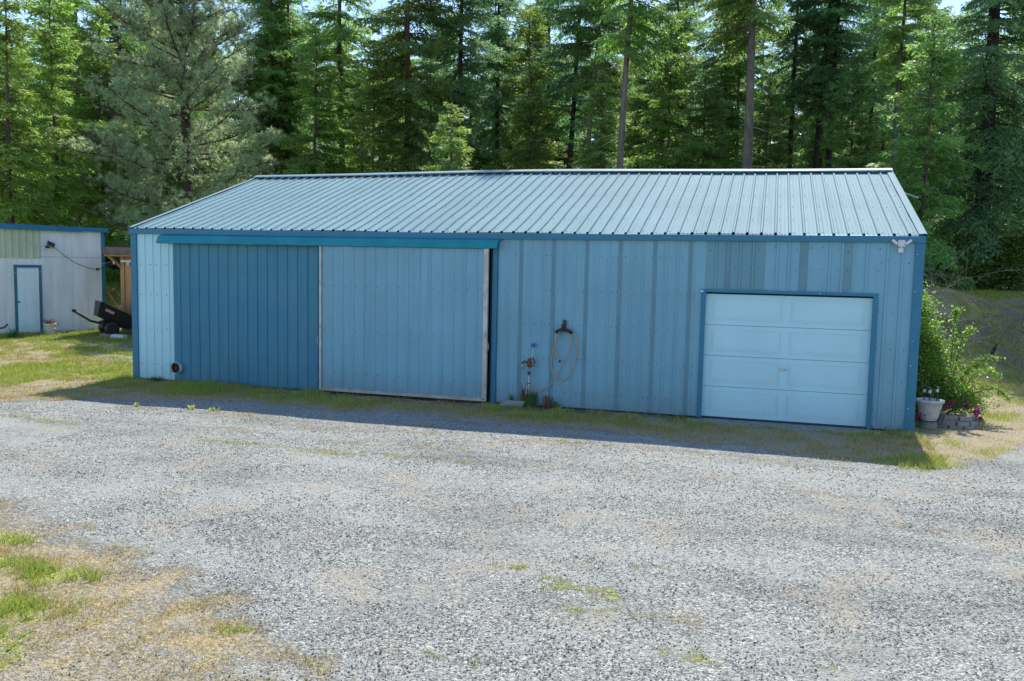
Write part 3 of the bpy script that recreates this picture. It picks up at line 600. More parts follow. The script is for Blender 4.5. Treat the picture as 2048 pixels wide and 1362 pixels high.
# wall frame: local +x runs along the wall towards the right corner, local -y faces the yard
dv = PR-PL; ang = math.atan2(dv[1], dv[0]); SW = float(np.hypot(*dv))
sh = thing('white_shed', 'white plywood shed with blue trim and a green panel at the left edge', 'shed', (PL[0], PL[1], .17), ang)
inv = Matrix.Translation((PL[0], PL[1], .17)) @ Matrix.Rotation(ang, 4, 'Z'); inv = inv.inverted()
def onwall(px, py):
    """where the sight line meets the shed wall plane, in shed coordinates"""
    d = inv.to_3x3() @ Vector(ray(px, py)); c = inv @ Vector(CAM); k = -c.y/d.y; p = c+d*k; return p.x, p.z
XRs, _ = onwall(209, 560); _, zR = onwall(210, 463); _, zL = onwall(0, 453)
WL = 5.5; sl_ = (zR-zL)/XRs
def ztop(x): return zL+sl_*x
def slope_box(b, x0, x1, y0, y1, dz0, dz1, mi=0, abs0=None):
    vs = [(x, y, (abs0 if (abs0 is not None and k == 0) else ztop(x)+(dz0, dz1)[k])) for k in (0, 1) for x, y in ((x0, y0), (x1, y0), (x1, y1), (x0, y1))]
    b.add(vs, [(3, 2, 1, 0), (4, 5, 6, 7), (0, 1, 5, 4), (1, 2, 6, 5), (2, 3, 7, 6), (3, 0, 4, 7)], mi)
b = MB(); slope_box(b, -WL, XRs, 0, .1, 0, .0, 0, -.1); slope_box(b, XRs-.1, XRs, .1, 4.2, 0, 0, 0, -.1); slope_box(b, -WL, -WL+.1, .1, 4.2, 0, 0, 0, -.1); slope_box(b, -WL, XRs, 4.2, 4.3, 0, 0, 0, -.1)
x_, z_ = onwall(120, 514); b.box(onwall(82, 514)[0], XRs, -.006, 0, z_-.004, z_+.004, 1); b.build('wall', ['shedwhite', 'woodgrey'], sh)
b = MB(); slope_box(b, -WL-.2, XRs+.03, -.10, 4.5, .02, .06); b.build('roof', 'woodgrey', sh)
b = MB(); slope_box(b, -WL-.2, XRs+.10, -.14, -.102, -.03, .10); slope_box(b, -WL-.2, onwall(161, 463)[0], -.155, -.142, -.06, .06); b.build('roof_trim', 'blue', sh)
b = MB(); b.box(XRs-.085, XRs+.02, -.03, -.002, -.03, ztop(XRs)-.03); b.build('corner_trim', 'shedblue', sh)
gx1, gzb = onwall(79, 517); b = MB(); x = gx1-3.2; k = 0
pr = []
while x < gx1:
    pr += [(x, -.012), (x+.10, -.012), (x+.125, -.04), (x+.165, -.04), (x+.19, -.012)]; x += .19; k += 1
vs = []; 
for x, y in pr: vs += [(x, y, gzb), (x, y, ztop(x)-.04)]
b.add(vs, [(2*i, 2*i+2, 2*i+3, 2*i+1) for i in range(len(pr)-1)]); b.build('green_panel', 'greenpan', sh)
dl, dt = onwall(27, 535); dr, _ = onwall(84, 600); b = MB()
b.box(dl, dl+.075, -.04, 0, -.02, dt); b.box(dr-.075, dr, -.04, 0, -.02, dt); b.box(dl, dr, -.045, 0, dt+.001, dt+.085); dfr = b.build('door_frame', 'shedblue', sh)
b = MB(); b.box(dl+.077, dr-.077, -.012, -.001, .02, dt); b.box(dr-.16, dr-.078, -.02, -.0125, .02, dt, 1); b.box(dl+.08, dr-.17, -.03, -.0125, .06, dt-.02)
ww = (dr-.17)-(dl+.08)
for za, zb in ((.22, .62), (.78, 1.48), (1.62, 1.92)):
    for q in (0, 1):
        xa = dl+.08+ww*(.12 if q == 0 else .55); xb = xa+ww*.33; b.box(xa, xb, -.034, -.0305, za, zb); b.box(xa+.03, xb-.03, -.042, -.0345, za+.03, zb-.03)
dd = b.build('door', ['doorwhite', 'shedwhite'], sh); b = MB(); b.tube([(dl+.11, -.03, 1.0), (dl+.11, -.09, 1.0)], .025, 8); b.build('handle', 'black', dd)
lx, lz = onwall(98, 490); t = thing('wall_floodlight', 'small dark tilted floodlight high on the white shed wall', 'light'); t.matrix_world = inv.inverted() @ Matrix.Translation((lx, -.1, lz))
b = MB(); mx = Matrix.Rotation(R(24), 4, 'Y') @ Matrix.Rotation(R(-25), 4, 'X'); b.box(-.12, .12, -.06, -.03, -.085, .085, 0, mx); b.box(-.105, .105, -.066, -.0605, -.07, .07, 1, mx); b.build('panel', ['frame', 'black'], t)
b = MB(); b.tube([(0, .1, -.05), (-.03, -.0, -.04)], .03, 8); b.box(-.13, -.02, -.05, .02, -.10, -.02); b.build('bracket', 'black', t)
p0 = np.array(inv.inverted() @ Vector((lx+.08, -.12, lz-.04))); q1, z1 = onwall(193, 538); p1 = np.array(inv.inverted() @ Vector((q1, -.08, z1))); p2 = atf(240, 518, 27)
b = MB(); b.tube(sm([tuple(p0), tuple(p0*.62+p1*.38-np.array([0, 0, .15])), tuple(p0*.25+p1*.75-np.array([0, 0, .12])), tuple(p1), tuple(p1*.5+p2*.5-np.array([0, 0, .03])), tuple(p2)]), .009, 5)
b.box(p1[0]-.03, p1[0]+.03, p1[1]-.03, p1[1]+.03, p1[2]-.04, p1[2]+.03); tag(b.build('light_cable', 'black'), 'black cable drooping from the shed floodlight to the wooden lean-to', 'cable')
b = MB(); q0 = atf(0, 545, 25.3); q2 = atf(228, 523, 26.6); b.tube(sm([tuple(q0), tuple((q0+q2)/2-np.array([0, 0, .12])), tuple(q2)]), .0035, 5); sw = b.build('string_wire', 'white'); tag(sw, 'thin pale wire stretched across the white shed wall with a bulb at its end', 'wire')
b = MB(); b.lathe([(0, -.05), (.03, -.04), (.04, 0), (.02, .05), (0, .06)], tuple(q2-np.array([0, 0, .04])), 10); b.build('bulb', 'white', sw, True)
bp = atf(100, 671, 25.6); t = thing('bucket', 'white plastic bucket of dead flowers beside the shed door', 'bucket', (bp[0], bp[1], H(bp[0], bp[1])))
b = MB(); b.lathe([(0, .01), (.14, .01), (.165, .33), (.18, .335), (.18, .36), (.155, .36), (.15, .30), (0, .29)], (0, 0, 0), 18); b.lathe([(.158, .2), (.168, .2), (.168, .215), (.158, .215)], (0, 0, 0), 18); b.build('pail', 'white', t, True)
o = weed('dead_flowers', 'brown dead flowers drooping over the white bucket', bp[0], bp[1], 80, .26, .26, 'weeddry'); o.location.z += .30; o['category'] = 'dead plant'
# pipe oddments at far left
q = atf(8, 660, 25); b = MB(); b.tube([(0, 0, .12), (.45, .1, .2), (.55, .15, .3)], .03, 8); b.tube([(0.1, .0, .0), (.3, .06, .15)], .02, 6); o = b.build('garden_tool', 'rust'); o.location = (q[0]-.35, q[1]-.2, H(q[0], q[1])+.1); tag(o, 'dark bent metal tool handle poking in at the left edge by the shed', 'garden tool')
b = MB(); b.box(-.8, .35, -.08, .08, 0, .05); o = b.build('loose_board', 'woodgrey'); o.location = (q[0]-.15, q[1]-.55, H(q[0], q[1]-.55)+.02); o.rotation_euler = (0, R(-3), R(20)); tag(o, 'pale grey board lying by the shed at the left edge', 'board')
weed('weed_clump', 'ragged weeds growing by the board left of the shed door', q[0]+.35, q[1], 60, .35, .25)

# dump cart
c0 = atf(214, 668, 26.1); zc = H(c0[0], c0[1]); t = thing('dump_cart', 'black two-wheeled dump cart tipped up beside the white shed', 'cart', (c0[0]+.05, c0[1], zc), .29+R(36))
b = MB(); mx = Matrix.Translation((-.05, 0, .44)) @ Matrix.Rotation(R(27), 4, 'Y')
vs = [(-.32, -.30, 0), (.62, -.30, 0), (.62, .30, 0), (-.32, .30, 0), (-.45, -.42, .42), (.72, -.42, .42), (.72, .42, .42), (-.45, .42, .42)]
vi = [(-.30, -.28, .02), (.60, -.28, .02), (.60, .28, .02), (-.30, .28, .02), (-.42, -.39, .42), (.69, -.39, .42), (.69, .39, .42), (-.42, .39, .42)]
b.add(vs, [(3, 2, 1, 0), (0, 1, 5, 4), (1, 2, 6, 5), (2, 3, 7, 6), (3, 0, 4, 7)], 0, mx); b.add(vi, [(0, 1, 2, 3), (4, 5, 1, 0), (5, 6, 2, 1), (6, 7, 3, 2), (7, 4, 0, 3)], 0, mx)
b.add(vs[4:]+vi[4:], [(0, 1, 5, 4), (1, 2, 6, 5), (2, 3, 7, 6), (3, 0, 4, 7)], 0, mx)
t.scale = (1.04,)*3; tub = b.build('tub', 'black', t); b = MB(); b.box(-.22, .02, -.44, -.36, .22, .30, 0, mx); b.build('label', 'pink', tub)
b = MB(); b.tube([(-.85, .30, .70), (-.45, .1, .42), (.1, 0, .28)], .035, 6); b.box(-.90, -.80, .25, .35, .68, .76); b.build('tongue', 'black', t)
for y in (-.42, .42):
    b = MB(); mx2 = Matrix.Translation((.02, y, .21)) @ Matrix.Rotation(R(90), 4, 'X'); b.lathe([(.10, -.04), (.19, -.05), (.21, -.02), (.21, .02), (.19, .05), (.10, .04)], (0, 0, 0), 20, 0, mx2); wh = b.build('wheel', 'black', t, True); b = MB(); b.lathe([(0, .03), (.1, .03), (.1, -.03), (0, -.03)], (0, 0, 0), 16, 0, mx2); b.build('rim', 'barkdark', wh)
b = MB(); b.tube([(.02, -.42, .21), (.02, .42, .21)], .025, 8); b.box(-.2, .5, -.25, .25, .22, .42); b.build('axle', 'black', t)
for nm, lb, px, py, Dd, s, mt, cat in (('concrete_block', 'small grey concrete chunk in the grass in front of the black cart', 213, 678, 25.4, (.17, .09, .10), 'conc', 'block'), ('plastic_tray', 'white plastic tray lying upside down beside the black cart', 238, 676, 25.3, (.20, .13, .12), 'white', 'tray')):
    q = atf(px, py, Dd); b = MB(); b.box(-s[0], s[0], -s[1], s[1], -.03, s[2], taper=.9); b.box(-s[0]*1.04, s[0]*1.04, -s[1]*1.04, s[1]*1.04, -.03, s[2]*.18); o = b.build(nm, mt); o.location = (q[0], q[1], H(q[0], q[1])+.01); o.rotation_euler = (0, R(4), R(14)); tag(o, lb, cat)
# wooden lean-to
q = atf(245, 678, 26.8); t = thing('wooden_lean_to', 'brown plywood lean-to shelter with a grey fascia between the shed and the barn', 'lean-to', (q[0], q[1], H(q[0], q[1])-.03), -YAW*.6)
b = MB(); b.box(.12, 1.6, .0, .05, .25, 2.42); b.box(.0, .12, -.04, .08, .0, 2.46); b.box(.0, .05, .1, 2.0, .25, 2.4); b.build('wall', 'wood', t)
b = MB(); b.box(.22, 1.5, -.06, -.001, .0, .30); b.box(.13, .21, -.05, -.001, .0, .20); b.build('footing', 'conc', t)
b = MB(); b.box(-.36, 1.6, -.42, -.38, 2.50, 2.72); b.build('fascia', 'woodgrey', t)
b = MB(); mx = Matrix.Rotation(R(-1), 4, 'X'); b.box(-.34, 1.6, -.40, 2.2, 2.722, 2.77, 0, mx); b.build('roof', 'shingle', t)
b = MB(); b.tube([(-.25, -.36, 2.50), (.02, -.02, 2.10)], .045, 6); b.box(-.32, 1.5, -.36, .0, 2.44, 2.49); b.build('brace', 'wood', t)
b = MB(); b.box(.10, .45, -.18, -.045, 2.23, 2.30); b.tube([(.3, -.1, 2.23), (.3, -.1, 2.14)], .05, 10); o = b.build('porch_lamp', 'white'); o.matrix_world = Matrix.Translation((q[0], q[1], H(q[0], q[1]))) @ Matrix.Rotation(-YAW*.6, 4, 'Z'); tag(o, 'small white lamp fixed to the brown lean-to wall', 'light')
# rack frame behind
def fr(px, py, D_): return tuple(atf(px, py, D_))
b = MB(); b.tube([fr(200, 591, 31), fr(229, 577, 30.5), fr(240, 594, 30.5), fr(246, 600, 30.5)], .03, 6); b.tube([fr(200, 598, 30), fr(226, 580, 29.7), fr(229, 577, 30.5)], .025, 6); b.tube([fr(216, 584, 29.8), fr(243, 628, 29.6), fr(250, 640, 29.6)], .03, 6); b.tube([fr(200, 592, 31), fr(200, 650, 31)], .03, 6)
tag(b.build('folding_rack', 'rust'), 'rusty angled metal frame standing in the sunny gap behind the cart', 'rack')

# ------------------------------------------------------------------ right corner: pot, planter ring, flowers
px_, py_ = 15.42, .62; t = thing('flower_pot', 'large white basket-textured flower pot at the barn corner', 'pot', (px_, py_, H(px_, py_))); t.scale = (.77,)*3
b = MB(); zz = .17; b.lathe([(0, zz), (.155, zz), (.165, zz+.02), (.20, zz+.20), (.255, zz+.40), (.275, zz+.40), (.28, zz+.45), (.25, zz+.46), (.235, zz+.42), (.22, zz+.38), (0, zz+.37)], (0, 0, 0), 36)
for k in range(40):
    a = k*2*math.pi/40; b.tube([(.282*math.cos(a), .282*math.sin(a), zz+.395), (.284*math.cos(a), .284*math.sin(a), zz+.455)], .010, 5)
for k in range(24):
    for s in (-1, 1):
        a = k*2*math.pi/24; b.tube([((.172+.085*u)*math.cos(a+s*.5*u), (.172+.085*u)*math.sin(a+s*.5*u), zz+.03+.35*u) for u in np.linspace(0, 1, 7)], .004, 4)
b.lathe([(.181, zz+.12), (.188, zz+.125), (.184, zz+.13)], (0, 0, 0), 36); b.build('bowl', 'pot', t, True)
b = MB(); b.lathe([(.19, .0), (.185, .02), (.17, .145), (.15, .16), (0, .16)], (.0, .0, 0), 28); b.lathe([(0, .162), (.21, .162), (.215, .169), (0, .1695)], (0, 0, 0), 28, 1); b.build('base', ['conc', 'black'], t, True)
b = MB(); b.lathe([(0, zz+.385), (.22, zz+.385)], (0, 0, 0), 24); b.build('soil', 'soil', t)
for i, (dx, dy, hh, lb) in enumerate(((-.02, -.06, .22, 'black solar path light, tallest and nearest in the white pot'), (.14, .02, .24, 'black solar path light on the right side of the white pot'), (-.11, .06, .22, 'black solar path light at the back left of the white pot'))):
    tt = thing('solar_light', lb, 'garden light', (px_+dx*.77, py_+dy*.77, H(px_, py_)+(zz+.38)*.77), 0, 'solar lights stuck in the white pot'); tt.scale = (.85,)*3
    b = MB(); b.tube([(0, 0, 0), (0, 0, hh)], .012, 6); b.build('stake', 'black', tt)
    b = MB(); b.lathe([(0, hh-.02), (.024, hh-.02), (.034, hh+.045), (0, hh+.046)], (0, 0, 0), 10); b.build('lens', 'white', tt); b = MB(); b.lathe([(0, hh+.047), (.05, hh+.047), (.045, hh+.085), (.0, hh+.09)], (0, 0, 0), 12); b.build('cap', 'black', tt)
rc = (15.86, 1.12); t = thing('stone_planter', 'curved planter of grey retaining blocks beside the white pot', 'planter', (rc[0], rc[1], H(*rc)-.03)); t.scale = (.8,)*3
random.seed(9)
for lvl, (rad, n_, off) in enumerate(((.50, 12, 0), (.48, 12, .5), (.42, 10, .2))):
    b = MB()
    for k in range(n_):
        a = (k+off)*2*math.pi/n_; wv = math.pi*rad/n_*.985; z0 = lvl*.098
        if lvl == 2 and not (-2.6 < ((a+math.pi) % (2*math.pi)-math.pi) < -.35): continue
        mx = Matrix.Translation((rad*math.cos(a), rad*math.sin(a), z0)) @ Matrix.Rotation(a+random.uniform(-.04, .04), 4, 'Z'); b.box(-.07, .06, -wv, wv, .0, .094+random.uniform(0, .004), 0, mx, .96)
    b.build('block_course', 'conc', t)
b = MB(); b.lathe([(0, .19), (.45, .17)], (0, 0, 0), 20); b.build('soil', 'soil', t)
for i in range(3):
    b = MB(); rr_ = .045; b.lathe([(0, -.03), (rr_, -.01), (rr_*.9, .02), (0, .035)], (0, 0, 0), 7); o = b.build('stone', 'conc'); a = -2.2+i*.5; o.location = (rc[0]+.34*math.cos(a), rc[1]+.34*math.sin(a), H(*rc)+.222); o.rotation_euler = (i, .3*i, i*1.3); o.scale = (1.5, 1, .8); tag(o, ('rounded stone at the left end on top of the planter blocks', 'rounded stone in the middle on top of the planter blocks', 'rounded stone at the right end on top of the planter blocks')[i], 'stone', 'stones resting on the planter')
def leaf_cloud(r, C, sz, up=.4, aspect=1.7):
    """rhombus leaves (n,4,3) at points C"""
    n = len(C); nrm = r.normal(0, 1, (n, 3)); nrm[:, 2] = np.abs(nrm[:, 2])+up; nrm /= np.linalg.norm(nrm, axis=1)[:, None]
    a = np.cross(nrm, r.normal(0, 1, (n, 3))); a /= np.linalg.norm(a, axis=1)[:, None]; c = np.cross(nrm, a)
    s = (np.asarray(sz)*r.uniform(.6, 1.3, n))[:, None]; V = np.stack([C-a*s*.5, C+c*s*.5/aspect-nrm*s*.08, C+a*s*.5, C-c*s*.5/aspect-nrm*s*.08], 1); return V
def petunia(x, y, z, lb, s=.034, nl=70):
    t = thing('petunia', lb, 'flower', (x, y, z), 0, 'petunias round the stone planter'); r = np.random.default_rng(int(x*1000) % 7919)
    C = r.normal(0, 1, (nl, 3))*[.07, .05, .03]; link('leaves', np_mesh('leaves', leaf_cloud(r, C, .04), 4, ['leafdark']), t)
    b = MB()
    for k in range(5):
        cx, cy, cz = r.normal(0, .035), -.04+r.normal(0, .02), .03+r.normal(0, .02); n_ = 10; vs = [(cx, cy+.02, cz-.01)]+[(cx+s*(.8+.2*(j % 2))*math.cos(j*.628), cy-.01+.3*s*math.sin(j*.628), cz+s*(.8+.2*(j % 2))*math.sin(j*.628)) for j in range(n_)]; b.add(vs, [(0, j+1, (j+1) % n_+1) for j in range(n_)])
    b.build('petals', 'magenta', t)
gz = H(*rc)
petunia(rc[0]+.37, rc[1]-.08, gz+.24, 'bright magenta petunia hanging at the right end of the planter')
petunia(rc[0]+.24, rc[1]+.08, gz+.33, 'tall dark magenta petunia at the back right of the planter', .03)
petunia(rc[0]-.15, rc[1]-.04, gz+.32, 'purple petunia beside the white pot on the planter', .03)
petunia(rc[0]-.01, rc[1]+.02, gz+.33, 'purple petunia in the middle of the planter', .028)
petunia(rc[0]+.41, rc[1]-.17, gz+.13, 'low deep red petunia at the right foot of the planter', .026)
petunia(15.22, .42, gz+.2, 'small dark red petunia squeezed between barn corner and white pot', .03, 20)

# ------------------------------------------------------------------ shrubs
def bush(name, label, c, blobs, n, sz, mt, seed, stems=8, cat='shrub', group=None, loose=.5):
    """blobs: ellipsoids (dx,dy,dz,rx,ry,rz)"""
    r = np.random.default_rng(seed); t = thing(name, label, cat, (c[0], c[1], H(c[0], c[1])), 0, group)
    vol = np.array([b_[3]*b_[4]*b_[5] for b_ in blobs])**.75; ids = r.choice(len(blobs), n//14, p=vol/vol.sum()); B = np.array(blobs)[ids]
    u = r.normal(0, 1, (len(ids), 3)); u /= np.linalg.norm(u, axis=1)[:, None]; u *= (r.random((len(ids), 1))**.4)*(1+.25*r.normal(0, 1, (len(ids), 1)))
    CC = B[:, :3]+u*B[:, 3:6]; CC = CC[CC[:, 2] > .03]
    Lp = np.repeat(CC, 14, 0)+r.normal(0, 1, (len(CC)*14, 3))*sz*2.0*loose*2; Lp = Lp[Lp[:, 2] > .0]
    link('foliage', np_mesh('foliage', leaf_cloud(r, Lp, sz), 4, [mt]), t)
    b = MB()
    for k in range(stems):
        e = CC[r.integers(len(CC))]; m_ = e*.5+np.array([0, 0, .15*e[2]])+r.normal(0, .05, 3); b.tube(sm([(r.normal(0, .08), r.normal(0, .08), -.05), tuple(m_), tuple(e)], 4), [.02]*4+[.012]*4+[.005], 5)
    b.build('stems', 'twig', t, True); return t
bush('rose_bush', 'tall climbing rose bush with pale green leaves hugging the right end of the barn', (15.55, 1.75),
     [(-.22, 0, 1.95, .20, .3, .42), (-.12, .1, 1.5, .30, .35, .4), (-.12, 0, 1.0, .35, .4, .45), (.12, .0, .75, .42, .4, .40), (.42, -.1, .55, .34, .35, .25), (.30, -.1, .36, .5, .35, .24), (.12, .1, 1.25, .24, .25, .18), (.7, -.1, .36, .3, .3, .14), (-.2, 0, .35, .3, .4, .4)],
     24000, .05, 'rose', 3, 26, 'rose bush')
r = np.random.default_rng(8)
t = thing('rose_cane', 'arching leafy rose canes reaching right over the planter', 'rose canes', (15.9, 1.7, H(15.9, 1.7)))
b = MB(); LF = []
for (e, hh) in (((.70, -.1, 1.15), 1.12), ((.6, .0, .96), 1.02), ((.28, -.2, 1.62), 1.6), ((.9, -.3, .45), .62), ((.8, .2, .8), .9), ((.05, 0, 1.95), 1.9)):
    pts = sm([(0, 0, .3), (e[0]*.4, e[1]*.4, hh*.8), (e[0]*.75, e[1]*.75, hh), e], 8); b.tube(pts, [.008]*(len(pts)-1)+[.003], 5)
    for p in pts[6:]: LF.append(np.array(p)+r.normal(0, .04, (14, 3)))
b.build('cane', 'weed', t, True); link('foliage', np_mesh('foliage', leaf_cloud(r, np.concatenate(LF), .05), 4, ['rose']), t)
b = MB()
for k in range(9):
    cx, cy, cz = [(.27, -.25, 1.64), (.29, -.2, 1.60), (-.1, -.4, 1.5), (.15, -.45, .8), (0, -.5, .9), (.3, -.4, .7), (.5, -.3, .55), (.0, -.4, 1.2), (-.15, -.4, .7)][k]; b.lathe([(0, -.018), (.024, 0), (.016, .016), (0, .016)], (cx, cy, cz), 7)
b.build('blossom', 'pink', t)
# dead branches of a leafless bush
def dead_bush(name, label, c, n, h, sp, seed, drift=.35):
    r = np.random.default_rng(seed); t = thing(name, label, 'dead bush', (c[0], c[1], H(*c))); b = MB()
    def grow(p, d, L, rad, lev):
        pts = [p]; q = p.copy(); dd_ = d.copy()
        for i in range(5): dd_ = dd_+r.normal(0, .22, 3)+np.array([0, 0, -.03*lev]); dd_ /= np.linalg.norm(dd_); q = q+dd_*L/5; pts.append(q)
        b.tube([tuple(a) for a in pts], [rad*(1-.15*i) for i in range(6)], 4)
        if lev < 3:
            for j in range(4 if lev else 5):
                k = r.integers(1, 6); nd = dd_+r.normal(0, .65, 3)+[drift, -.1, 0]; nd /= np.linalg.norm(nd); grow(pts[k], nd, L*r.uniform(.18, .38), rad*.5, lev+1)
    for k in range(n): a = r.uniform(-1, 1); grow(np.array([r.normal(0, .1), r.normal(0, .1), 0]), np.array([a*sp, r.normal(0, .15), 1.0])/1.1, h*r.uniform(.6, 1), .008, 0)
    b.build('branches', 'twig', t); return t
dead_bush('dead_bush', 'leafless tangle of grey dead branches sticking up beyond the barn corner', (15.76, 3.3), 20, 3.5, .06, 5, .03)
dead_bush('dead_bush', 'low dry twiggy brush at the foot of the shaded bank', (19.6, 9.4), 4, .6, .6, 7)
b = MB(); b.tube(sm([(0, 0, 0), (.25, .1, .35), (.42, .1, .75)], 4), [.10, .10, .09, .09, .08, .07, .06, .05, .03], 8); q = hit(1972, 722); o = b.build('log', 'log', None, True); o.location = (q[0], q[1], H(q[0], q[1])-.05); o.rotation_euler = (0, 0, .2); tag(o, 'short charred log leaning on the shaded bank', 'log'); o.scale = (.65,)*3

# ------------------------------------------------------------------ conifers
def fir_branch(r, L, needle=.23, wd=.058, droop=.22, dens=1.0):
    T = []
    n = int(L/.10*dens)
    def axis_pt(s): return np.stack([s*.97, 0*s, .10*s-droop*s*s/L*1.0], -1)
    base = []; dirs = []
    for side in (-1, 1):
        s = np.linspace(.12*L, L*.99, n)+r.uniform(-.04, .04, n); ln = (.30*L*np.clip(1-s/L, 0, 1)**.75*np.minimum(1, s/(.3*L))+.14)*r.uniform(.6, 1.2, n)
        for si, li in zip(s, ln):
            k = max(2, int(li/.10)); u = np.linspace(.0, 1, k)*li; p0 = axis_pt(np.array([si]))[0]; a = r.uniform(.75, 1.05)
            d = np.array([math.cos(a), side*math.sin(a), r.uniform(-.55, .12)]); P_ = p0+u[:, None]*d; P_[:, 2] -= .35*u*u
            for sd in (-1, 1):
                base.append(P_); sdv = np.array([d[0]*.8-sd*side*-.0+sd*d[1]*-.6, d[1]*.8+sd*d[0]*.6, d[2]-.42]); dirs.append(np.repeat(sdv[None], k, 0)+r.normal(0, .25, (k, 3)))
            base.append(P_[-1:]); dirs.append(d[None]+r.normal(0, .1, (1, 3)))
    base = np.concatenate(base); dirs = np.concatenate(dirs); dirs /= np.linalg.norm(dirs, axis=1)[:, None]
    m = len(base); ln = needle*r.uniform(.6, 1.25, m)[:, None]; sd = np.cross(dirs, np.array([0, 0, 1.0])+r.normal(0, .55, (m, 3))); sd /= np.linalg.norm(sd, axis=1)[:, None]
    V = np.stack([base-sd*wd*.30, base+dirs*ln*.55-sd*wd*.5, base+dirs*ln, base+dirs*ln*.55+sd*wd*.5, base+sd*wd*.30], 1)
    # stem as thin strip
    return V[:, [0, 1, 2, 3]], axis_pt(np.linspace(0, L, 5))
def rot_apply(P_, az, pitch, scale, off):
    c, s = math.cos(pitch), math.sin(pitch); x = P_[..., 0]*c-P_[..., 2]*s; z = P_[..., 0]*s+P_[..., 2]*c; y = P_[..., 1]
    ca, sa = math.cos(az), math.sin(az); return np.stack([x*ca-y*sa, x*sa+y*ca, z], -1)*scale+off
def make_fir(seed, Ht, start, Lmax, step, bmats, needle=.23, wd=.0585, low=.35, dead=22, rad=.2, lean=0, gaps=.12, dens=1.0, bark='bark'):
    r = np.random.default_rng(seed); protos = {}
    for L in (.7, 1.2, 1.8, 2.5, 3.3): protos[L] = [fir_branch(r, L, needle, wd, r.uniform(.15, .3), dens) for _ in range(3)]
    z = start; out = []; tw = MB()
    while z < Ht-.3:
        t = (z-start)/(Ht-start); L = Lmax*min(1, low+2.2*t)*(1-t)**.75*r.uniform(.5, 1.12)+.25; k = min(protos, key=lambda q: abs(q-L)); V, ax = protos[k][r.integers(3)]
        az = r.uniform(0, 6.283); pitch = -.30+.75*t+r.normal(0, .17)
        if r.random() > gaps:
            out.append(rot_apply(V, az, pitch, L/k, np.array([0, 0, z]))); A = rot_apply(ax, az, pitch, L/k, np.array([0, 0, z])); tw.tube([tuple(a) for a in A], [.028, .02, .014, .009, .004], 4, cap=False)
        z += step*r.uniform(.5, 1.5)
    crown = np_mesh('fir_crown', np.concatenate(out), 4, [bmats])
    tb = MB(); zs = np.linspace(0, Ht, 14); pts = [(.05*math.sin(q*.5+seed), .05*math.cos(q*.4+seed), q) for q in zs]; tb.tube(pts, [rad*(1-.93*q/Ht)*(1.25 if q < 1 else 1) for q in zs], 10)
    tb.v += []; o = len(tb.v); tb.v += tw.v; tb.f += [tuple(i+o for i in f) for f in tw.f]; tb.mi += [0]*len(tw.f)
    for k in range(dead):
        zz = r.uniform(1.5, start+3); az = r.uniform(0, 6.283); L = r.uniform(.3, 1.5); A = rot_apply(np.stack([np.linspace(0, L, 4), .1*r.normal(0, 1, 4)*np.linspace(0, 1, 4), -.15*np.linspace(0, L, 4)**2], -1), az, r.uniform(-.3, .2), 1, np.array([0, 0, zz])); tb.tube([tuple(a) for a in A], [.018, .012, .008, .003], 4, 1, cap=False)
    me = bpy.data.meshes.new('fir_trunk'); me.from_pydata(tb.v, [], tb.f); me.materials.append(M[bark]); me.materials.append(M['twig']); me.polygons.foreach_set('material_index', tb.mi); me.polygons.foreach_set('use_smooth', [True]*len(tb.f)); me.update()
    return crown, me
V_ = {}
V_['tall_a'] = make_fir(1, 23, 6.0, 3.4, .088, 'fir', rad=.22, dead=30)
V_['tall_b'] = make_fir(2, 22, 7.5, 3.2, .09, 'fir', rad=.20, dead=34, gaps=.2)
V_['bare'] = make_fir(3, 23, 10.5, 3.0, .09, 'fir', rad=.19, dead=40, bark='barkgrey')
V_['dark'] = make_fir(4, 22, 8.5, 3.0, .09, 'firblue', rad=.19, dead=30, bark='barkdark', gaps=.2)
V_['young'] = make_fir(5, 14, .6, 2.9, .072, 'firbright', rad=.13, dead=0, low=.8)
V_['young2'] = make_fir(6, 11, .6, 2.5, .07, 'fir', rad=.11, dead=0, low=.8)
V_['big'] = make_fir(7, 24, 2.6, 4.2, .066, 'firblue', needle=.15, wd=.055, rad=.30, dead=14, low=.75, gaps=.05, bark='barkdark')
V_['far'] = make_fir(8, 23, 3.5, 3.6, .14, 'fir', needle=.28, wd=.075, rad=.18, dead=6, dens=.8)
V_['far2'] = make_fir(9, 21, 2.5, 3.4, .14, 'firblue', needle=.28, wd=.075, rad=.17, dead=6, dens=.8, bark='barkdark')
